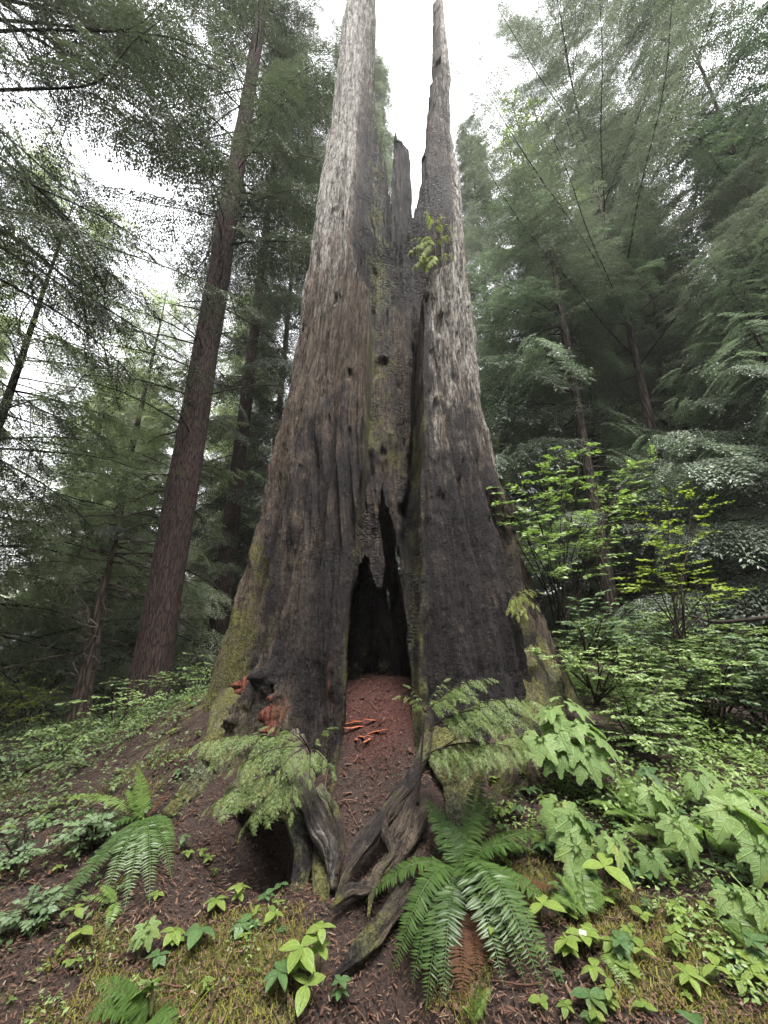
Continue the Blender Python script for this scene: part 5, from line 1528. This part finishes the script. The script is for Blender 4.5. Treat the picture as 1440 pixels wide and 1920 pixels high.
# --- low plants one can point at
W3 = dict(n=3, tpl=LEAF6, width=1.0)
low = [  # px, py, leaves, size, height, tiers, material, tint, label
    (1142, 1690, 3, .17, .16, 1, M_BUNCH, .9, 'largest three-leaved plant, pale, beside the lacy dark fern'),
    (1022, 1742, 3, .13, .10, 1, M_BUNCH, .8, 'three-leaved plant with rounded leaves under the sword fern tips'),
    (370, 1785, 4, .12, .09, 1, M_BUNCH_D, .8, 'glossy broad-leaved plant on the moss, leaves wet and shining'),
    (322, 1785, 5, .085, .08, 2, M_BUNCH, .6, 'leafy plant just beside the glossy broad-leaved one'),
    (402, 1715, 5, .085, .07, 1, M_BUNCH, .4, 'five-leaved plant above the glossy broad-leaved one'),
    (446, 1700, 4, .075, .09, 2, M_BUNCH, .8, 'upright bright plant at the rim of the dark hole'),
    (450, 1758, 5, .085, .06, 1, M_BUNCH_D, .9, 'shiny five-leaved plant below the dark hole'),
    (512, 1742, 3, .08, .07, 1, M_BUNCH, .5, 'narrow-leaved plant touching the mossy black root'),
    (525, 1680, 3, .06, .06, 1, M_BUNCH_D, .7, 'tiny three-leaved plant in the mouth of the dark hole'),
    (148, 1775, 4, .085, .06, 1, M_BUNCH, .9, 'pale pointed plant alone on the bare bank'),
    (137, 1828, 3, .05, .05, 1, M_BUNCH, .8, 'tiny sprout under the pale pointed plant'),
    (136, 1738, 3, .08, .08, 1, M_BUNCH, .7, 'pale leaf pair at the tip of the dark fern fronds'),
    (292, 1692, 5, .055, .04, 1, M_BUNCH, .5, 'small star-shaped plant below the bank fern'),
    (232, 1682, 4, .06, .06, 1, M_BUNCH_D, .9, 'pale plant peeking between the bank fern fronds'),
    (376, 1612, 4, .05, .05, 1, M_BUNCH, .4, 'small sprout on the bare soil beside the bank fern'),
    (342, 1600, 4, .06, .09, 2, M_BUNCH_D, .7, 'upright sprout at the tips of the bank fern'),
    (332, 1545, 3, .06, .06, 1, M_BUNCH_D, .9, 'pale sprout under the mossy side root'),
    (520, 1880, 6, .11, .10, 1, M_BUNCH_D, .6, 'dark shiny whorl at the foot of the bright plant'),
    (560, 1862, 5, .12, .16, 2, M_BUNCH, .7, 'bright green plant with large leaves at the root foot'),
    (598, 1850, 4, .10, .22, 2, M_BUNCH, 1.0, 'yellow green plant standing tallest at the root foot'),
    (572, 1905, 3, .11, .10, 1, M_BUNCH, 1.0, 'yellow green three-leaved plant lowest at the root foot'),
    (636, 1900, 4, .06, .10, 2, M_BUNCH_D, .8, 'small dull plant beside the path'),
    (1275, 1725, 4, .07, .05, 1, M_BUNCH, .6, 'round-leaved plant on brown litter of the mossy slope'),
    (1318, 1745, 4, .055, .05, 1, M_BUNCH, .8, 'little clover-like plant near the small fresh fern'),
    (1118, 1850, 4, .08, .06, 1, M_BUNCH, .7, 'four-leaved plant in the moss below the small bright fern'),
    (1068, 1815, 5, .10, .10, 2, M_BUNCH, .8, 'dense bright plant at the sword fern tips'),
    (1098, 1795, 5, .09, .08, 1, M_BUNCH, .6, 'plant with a white flower beside the dense bright one'),
    (1298, 1870, 6, .10, .07, 1, M_BUNCH, .6, 'rounded whorl in the golden moss near the lower edge'),
    (1352, 1865, 3, .11, .09, 1, M_BUNCH, 1.0, 'yellow three-leaved plant on the golden moss'),
    (1420, 1850, 4, .10, .07, 1, M_BUNCH, .6, 'low plant in the golden moss by the picture corner'),
    (940, 1632, 5, .06, .08, 1, M_BUNCH, .6, 'small pale sprig on top of the sword fern'),
    (925, 1810, 3, .055, .14, 2, M_BUNCH, 1.0, 'yellow green round-leaved sprig inside the sword fern'),
    (1018, 1905, 3, .06, .05, 1, M_BUNCH, .9, 'tiny yellow leaf pair under the long fern tip'),
    (1020, 1615, 6, .09, .09, 1, M_BUNCH_D, .6, 'star-shaped whorl beneath the dark maple-like leaves'),
    (972, 1545, 6, .08, .10, 1, M_BUNCH_D, .5, 'pointed whorl behind the sword fern'),
    (1345, 1650, 2, .09, .06, 1, M_BUNCH_D, .6, 'round kidney-shaped leaves beside the black stick'),
    (1360, 1690, 3, .09, .06, 1, M_BUNCH_D, .7, 'cluster of round leaves below the black stick'),
]
for i, (px, py, n, lf, h, ti, mt_, tn, lb) in enumerate(low):
    whorl('low_plant', lb, G(px, py), n, lf, h, mt_, 500 + i, None, ti, 1.0 if n < 6 else .8, .15, None, tint=tn)
# white flowers
fb2 = MB()
q = G(1098, 1795) + [0, 0, .10]
for k in range(4):
    a = k * math.pi / 2 + .4
    inst(fb2, LEAF3[0] * [1.3, 1, 1], LEAF3[1], frames(np.array([[math.cos(a), math.sin(a), .25]]), np.array([[0, 0, 1.0]])), np.zeros((1, 3)), np.array([.022]), 1)
fl = fb2.build('flower', plain_mat('white_petal', (.6, .6, .6), (.8, .8, .78)), None, origin=[0, 0, 0])
fl.location = q
fl.parent = [o for o in bpy.data.objects if o.get('label') == 'plant with a white flower beside the dense bright one'][0]
fl.location = (0, 0, .085)

# --- crowds of seedlings nothing tells apart
protos = []
for k, (n, lf, h, t, m) in enumerate([(4, .06, .05, 1, M_BUNCH), (5, .07, .06, 1, M_BUNCH), (3, .07, .05, 1, M_BUNCH), (6, .07, .06, 1, M_BUNCH_D), (4, .05, .08, 2, M_BUNCH), (5, .055, .09, 2, M_BUNCH_D)]):
    protos.append((n, lf, h, t, m))
seedset = {}
def scatter_seedlings(n, xr, yr, label, group, seed, size=1.0, cond=None):
    g = np.random.default_rng(seed)
    k = 0
    while k < n:
        x, y = g.uniform(*xr), g.uniform(*yr)
        if cond is not None and not cond(x, y):
            continue
        j = int(g.integers(0, len(protos)))
        p = np.array(gz(x, y))
        if (j, group) not in seedset:
            pr = protos[j]
            seedset[(j, group)] = whorl('seedling', label, p, pr[0], pr[1] * size, pr[2] * size, pr[4], 700 + j, group, pr[3])
        else:
            dup(seedset[(j, group)], p, g.uniform(0, 6.28), label, g.uniform(.6, 1.25), group)
        k += 1


path_clear = lambda x, y: abs(x + .05) > .42
scatter_seedlings(215, (.75, 2.9), (1.75, 3.6), 'small fresh green seedling on the mossy slope among the ferns and broad leaves', 'seedlings on the mossy slope', 1, 1.0, lambda x, y: x < .2 + .85 * y)
scatter_seedlings(44, (-2.4, -.5), (1.75, 3.2), 'small green seedling scattered on the bare bank below the sword fern and the dark hole', 'seedlings on the bare bank', 2, .75)
scatter_seedlings(50, (-4.2, -1.6), (3.4, 5.6), 'small dull seedling on the shaded slope beside the stump', 'seedlings on the shaded slope', 3, 1.1)

# --- leafy ground cover that nobody could count
def ground_cover(name, regions, mat, seed):
    g = np.random.default_rng(seed)
    mb = MB()
    for (xr, yr, n, lf, hmax) in regions:
        bare = n < 0
        n = abs(n)
        x, y = g.uniform(*xr, n), g.uniform(*yr, n)
        d = ((x - .08) / 2.15) ** 2 + ((y - 4.9) / 1.6) ** 2
        ok = (d > 1) & (bare | (fbm(x * .9, y * .9, 0, seed, 3) > -.12)) & ((np.abs(x + .08) > .45) | (y > 6))
        x, y = x[ok], y[ok]
        n = len(x)
        m = 7
        hh = g.uniform(.02, hmax, n)
        px = np.repeat(x, m) + g.normal(0, lf * 1.1, n * m)
        py = np.repeat(y, m) + g.normal(0, lf * 1.1, n * m)
        pz = ground_h(px, py) + np.repeat(hh, m) * g.uniform(.7, 1.1, n * m)
        a = g.uniform(0, 2 * np.pi, n * m)
        d = np.stack([np.cos(a), np.sin(a), g.uniform(-.5, .1, n * m)], -1)
        nn = np.stack([g.normal(0, .3, n * m), g.normal(0, .3, n * m), np.ones(n * m)], -1)
        inst(mb, LEAF2[0], LEAF2[1], frames(d, nn), np.stack([px, py, pz], -1), lf * g.uniform(.6, 1.3, n * m), np.clip(np.repeat(g.uniform(0, .7, n), m) + g.uniform(0, .3, n * m), 0, 1))
    o = mb.build(name, mat)
    o['kind'] = 'stuff'
    return o


ground_cover('leafy_undergrowth', [((-7, -1.5), (4.0, 8.5), 2000, .048, .24), ((-2.6, -1.2), (3.3, 4.6), 160, .045, .10), ((-14, -3), (8, 16), 1500, .09, .4), ((-3.4, -1.6), (2.6, 4.0), 140, .045, .12), ((-3.8, -1.6), (3.5, 6.2), -420, .042, .16), ((-4.5, -2.2), (2.9, 4.2), 220, .04, .14)], M_LEAF_DULL, 5)
ground_cover('bank_undergrowth', [((1.9, 7), (4.2, 9), 3200, .06, .35), ((1.5, 4), (3.2, 4.6), 700, .045, .18), ((.8, 3.2), (1.8, 3.6), 1100, .03, .10), ((-3.2, -.6), (1.8, 3.3), 260, .022, .06), ((4, 16), (8, 18), 1600, .10, .5), ((-3, 5), (7, 16), 900, .09, .4)], M_LEAF, 6)


# --- needles, twigs and flakes on the soil; moss tufts
def strips(mb, p, d, L, w, tint):
    d = unit(d)
    s = unit(np.cross(d, [0, 0, 1.0])) * w[:, None]
    a, b = p - d * L[:, None] / 2, p + d * L[:, None] / 2
    up = np.array([0, 0, .004])
    n = len(p)
    V = np.stack([a - s, a + s, b + s * .4 + up, b - s * .4 + up], 1).reshape(-1, 3)
    mb.add(V, np.arange(n * 4).reshape(n, 4), tint=np.repeat(tint, 4))


def litter():
    g = np.random.default_rng(9)
    mb = MB()
    n = 60000
    y = 1.5 + 4.2 * g.uniform(0, 1, n) ** 1.4
    x = g.uniform(-1.15, 1.15, n) * y
    a = g.uniform(0, 2 * np.pi, n)
    d = np.stack([np.cos(a), np.sin(a), g.normal(0, .18, n)], -1)
    L = g.uniform(.010, .038, n) * (1 + 1.2 * (g.uniform(0, 1, n) > .97))
    z = ground_h(x, y) + .012 + g.uniform(0, .014, n)
    strips(mb, np.stack([x, y, z], -1), d, L, .0012 + L * g.uniform(.02, .14, n), g.uniform(0, 1, n))
    o = mb.build('forest_litter', LITTER)
    o['kind'] = 'stuff'
    mb = MB()
    for i in range(260):
        yy = 1.6 + 2.9 * g.uniform() ** 1.2
        xx = g.uniform(-1.1, 1.1) * yy
        aa = g.uniform(0, 6.28)
        L = g.uniform(.06, .32)
        t = np.linspace(-.5, .5, 5)
        px, py = xx + math.cos(aa) * t * L + g.normal(0, .006, 5), yy + math.sin(aa) * t * L + g.normal(0, .006, 5)
        tube(mb, np.stack([px, py, ground_h(px, py) + .012 + g.uniform(0, .02)], -1), np.linspace(1, .5, 5) * g.uniform(.0015, .006), 5, g.uniform())
    for i in range(420):
        yy = 1.6 + 3.2 * g.uniform() ** 1.2
        xx = g.uniform(-1.1, 1.1) * yy
        aa = g.uniform(0, 6.28)
        L = g.uniform(.012, .05)
        t = np.linspace(-.5, .5, 4)
        px, py = xx + math.cos(aa) * t * L, yy + math.sin(aa) * t * L
        w = L * g.uniform(.12, .4)
        tube(mb, np.stack([px, py, ground_h(px, py) + .014 + g.uniform(0, .006)], -1), np.array([.5, 1, .9, .4]) * w, 5, g.uniform(0, .8), .5, 5, i, True, g.uniform(.3, .9))
    o = mb.build('fallen_twigs_litter', LITTER)
    o['kind'] = 'stuff'


k_ = NT('dead_needles_and_bark_flakes')
t_ = k_.attr('tint').outputs['Fac']
LITTER = k_.surface(k_.ramp(t_, [(0, (.012, .008, .006)), (.35, (.042, .023, .016)), (.7, (.095, .048, .03)), (.92, (.10, .065, .046)), (1, (.20, .155, .12))]), .85, None, .2)
litter()


def moss_tufts():
    g = np.random.default_rng(19)
    n = 120000
    y = 1.5 + 2.7 * g.uniform(0, 1, n) ** 1.3
    x = g.uniform(-1.12, 1.12, n) * y
    m = moss_at(x, y) + .35 * fbm(x * 6, y * 6, 0, 95, 3)
    ok = m > .42
    x, y = x[ok], y[ok]
    n = len(x)
    a = g.uniform(0, 2 * np.pi, n)
    d = np.stack([np.cos(a), np.sin(a), g.uniform(.2, 1.6, n)], -1)
    L = g.uniform(.012, .034, n)
    z = ground_h(x, y) + .012 + g.uniform(0, .012, n)
    mb = MB()
    strips(mb, np.stack([x, y, z], -1), d, L, L * .10, np.clip(.5 + .5 * fbm(x * 3, y * 3, 0, 96, 3) + g.normal(0, .15, n), 0, 1))
    o = mb.build('moss', leaf_mat('feather_moss', (.040, .044, .010), (.170, .155, .034), .7, .2, .25))
    o['kind'] = 'stuff'
    # shaggy moss on the upright wood
moss_tufts()

# --- orange wood splinters on the cave floor
M_SPL = plain_mat('fresh_red_cedar_wood', (.13, .036, .018), (.30, .092, .045), 30, .75, .2)
g = np.random.default_rng(4)
spl = [(672, 1372, 20, .24, 'longest orange splinter lying on the red cave floor'), (662, 1362, -8, .15, 'flat orange splinter beside the left cave wall'), (700, 1360, 30, .14, 'orange splinter pointing at the cave mouth side'),
       (678, 1388, -40, .20, 'orange splinter crossing over the longest one'), (690, 1396, 60, .10, 'short orange chip in front of the splinter heap'), (668, 1396, 100, .09, 'stubby orange chip at the heap edge'), (706, 1378, -15, .16, 'thin orange splinter behind the chips')]
for i, (px, py, az, L, lb) in enumerate(spl):
    p = G(px, py)
    L *= 1.35
    mb = MB()
    t = np.linspace(-.5, .5, 7)
    c = np.stack([t * L * math.cos(R(az)), t * L * math.sin(R(az)), .03 + .22 * t * L * math.sin(i * 2.3)], -1) + g.normal(0, .0035, (7, 3))
    tube(mb, c, np.array([.004, .010, .012, .012, .011, .009, .003]), 4, g.uniform(), .2, 5, i, True, .4)
    tag(mb.build('wood_splinter', M_SPL, None, False, origin=[0, 0, 0]), lb.replace('left ', ''), 'wood splinter', 'orange splinters on the cave floor').location = p

# --- crumbs of red rotten wood in the cave, dead leaves on the bank
g = np.random.default_rng(44)
mb = MB()
for i in range(420):
    x, y = g.normal(-.05, .22), g.uniform(3.5, 5.0)
    if abs(x + .05) > .42:
        continue
    a, L = g.uniform(0, 6.28), g.uniform(.006, .028) * (1 + 1.2 * (g.uniform() > .95))
    t = np.linspace(-.5, .5, 4)
    px, py = x + math.cos(a) * t * L, y + math.sin(a) * t * L
    tube(mb, np.stack([px, py, ground_h(px, py) + .014 + g.uniform(0, .012)], -1), np.array([.5, 1, .9, .3]) * L * g.uniform(.08, .28), 4, g.uniform(0, 1), .4, 5, i, True, g.uniform(.3, .8))
mb.build('red_wood_litter', plain_mat('rotten_red_wood', (.012, .005, .004), (.095, .032, .019), 25, .85, .15), smooth=False)['kind'] = 'stuff'
mb = MB()
n = 900
y = 1.6 + 3.0 * g.uniform(0, 1, n) ** 1.3
x = g.uniform(-1.1, 1.1, n) * y
a = g.uniform(0, 6.28, n)
inst(mb, leaf_tpl(4, .55, -.5, -.35, .45)[0], LEAF3[1], frames(np.stack([np.cos(a), np.sin(a), g.uniform(-.2, .3, n)], -1), np.stack([g.normal(0, .45, n), g.normal(0, .45, n), np.ones(n)], -1)),
     np.stack([x, y, ground_h(x, y) + .02], -1), g.uniform(.012, .042, n), g.uniform(0, 1, n) ** 1.4)
mb.build('dead_leaves', LITTER)['kind'] = 'stuff'

# --- black stick, bare limb, grass stalk, stones
p = G(1338, 1640)
mb = MB()
tube(mb, catmull([[0, 0, -.03], [.005, 0, .1], [0, .01, .2], [.012, 0, .27]], 12), np.linspace(.011, .006, 12), 7, .1, .25)
tag(mb.build('dead_stick', M_TWIG, None), 'short black stick standing upright in the soil among round leaves', 'stick').location = p
mb = MB()
q0 = P(1460, 1160, 5.4)
tube(mb, catmull([P(1470, 1155, 5.3) - q0, P(1400, 1162, 5.5) - q0, P(1340, 1166, 5.7) - q0, P(1290, 1155, 5.9) - q0, P(1250, 1168, 6.0) - q0], 30), np.linspace(.035, .01, 30), 8, .1, .2)
for t in ((1400, 1162, 5.5, 1380, 1120, 5.4), (1330, 1166, 5.7, 1300, 1110, 5.6), (1310, 1160, 5.8, 1330, 1230, 5.5)):
    tube(mb, catmull([P(*t[:3]) - q0, (P(*t[:3]) + P(*t[3:])) / 2 - q0 + [.05, 0, 0], P(*t[3:]) - q0], 8), np.linspace(.012, .004, 8), 5, .1)
tag(mb.build('dead_limb', M_TWIG, None), 'long bare dark limb hanging across the bright bank', 'branch').location = q0
for (a_, b_, Y, lb) in (((340, 1925), (405, 1845), 2.1, 'single pale grass stalk over the moss'), ((975, 1800), (985, 1770), 2.4, 'pale grass blade beside the white-flowered plant')):
    p = P(*a_, Y); e = P(*b_, Y + .05) - p
    mb = MB()
    tube(mb, bez([0, 0, -.02], e * .5 + [0, 0, .03], e, 12), np.linspace(.002, .0008, 12), 5, .8)
    tag(mb.build('grass_stalk', M_LEAF_Y, None), lb, 'grass stalk').location = p
# ------------------------------------------------------------------ world, sun, camera
def setup_world():
    w = bpy.data.worlds.new('World')
    scene.world = w
    w.use_nodes = True
    t = w.node_tree
    bg = t.nodes['Background']
    sky = t.nodes.new('ShaderNodeTexSky')
    sky.sky_type = 'NISHITA'
    sky.sun_disc = False
    sky.sun_elevation = R(66)
    sky.sun_rotation = R(SUN_AZ)
    sky.air_density = 2.0
    sky.dust_density = 6.0
    sky.ozone_density = 1.0
    hs = t.nodes.new('ShaderNodeHueSaturation')
    hs.inputs['Saturation'].default_value = 0.12
    hs.inputs['Value'].default_value = 1.0
    t.links.new(sky.outputs[0], hs.inputs['Color'])
    t.links.new(hs.outputs[0], bg.inputs['Color'])
    bg.inputs['Strength'].default_value = 0.15
    sd = bpy.data.lights.new('sun', 'SUN')
    sd.energy = 1.5
    sd.angle = R(22)
    sd.color = (1.0, 0.97, 0.93)
    so = bpy.data.objects.new('sun', sd)
    COL.objects.link(so)
    el, az = R(66), R(SUN_AZ)
    d = Vector((math.sin(az) * math.cos(el), math.cos(az) * math.cos(el), math.sin(el)))
    so.rotation_euler = d.to_track_quat('Z', 'Y').to_euler()


SUN_AZ = 165.0
setup_world()
cd = bpy.data.cameras.new('camera')
cd.sensor_fit = 'VERTICAL'
cd.sensor_height = 36.0
cd.lens = 36.0 * F / 1920.0
cd.clip_start = 0.05
cd.clip_end = 400
co = bpy.data.objects.new('camera', cd)
COL.objects.link(co)
co.location = CAM
co.rotation_euler = (R(90) + PITCH, 0, 0)
scene.camera = co
vs = scene.view_settings
vs.view_transform = 'Standard'
vs.look = 'None'
vs.exposure = 2.5
vs.gamma = 1.0
scene.cycles.max_bounces = 6
scene.cycles.diffuse_bounces = 4
scene.cycles.transmission_bounces = 4
scene.cycles.caustics_reflective = False
scene.cycles.caustics_refractive = False
scene.cycles.use_denoising = True
scene.cycles.sample_clamp_indirect = 6.0


def haze():
    """the wet air of the wood"""
    x0, x1, y0, y1, z0, z1 = -48, 48, -24, 60, -3.2, 47
    V = [(x, y, z) for x in (x0, x1) for y in (y0, y1) for z in (z0, z1)]
    Q = [(0, 1, 3, 2), (4, 6, 7, 5), (0, 4, 5, 1), (2, 3, 7, 6), (0, 2, 6, 4), (1, 5, 7, 3)]
    k = NT('forest_mist')
    v = k.n('VolumePrincipled')
    v.inputs['Color'].default_value = (.95, .97, .96, 1)
    v.inputs['Density'].default_value = 0.0008
    k.t.links.new(v.outputs[0], k.out.inputs['Volume'])
    o = MB().add(V, Q).build('haze', k.m, None, False)
    o['kind'] = 'stuff'


haze()
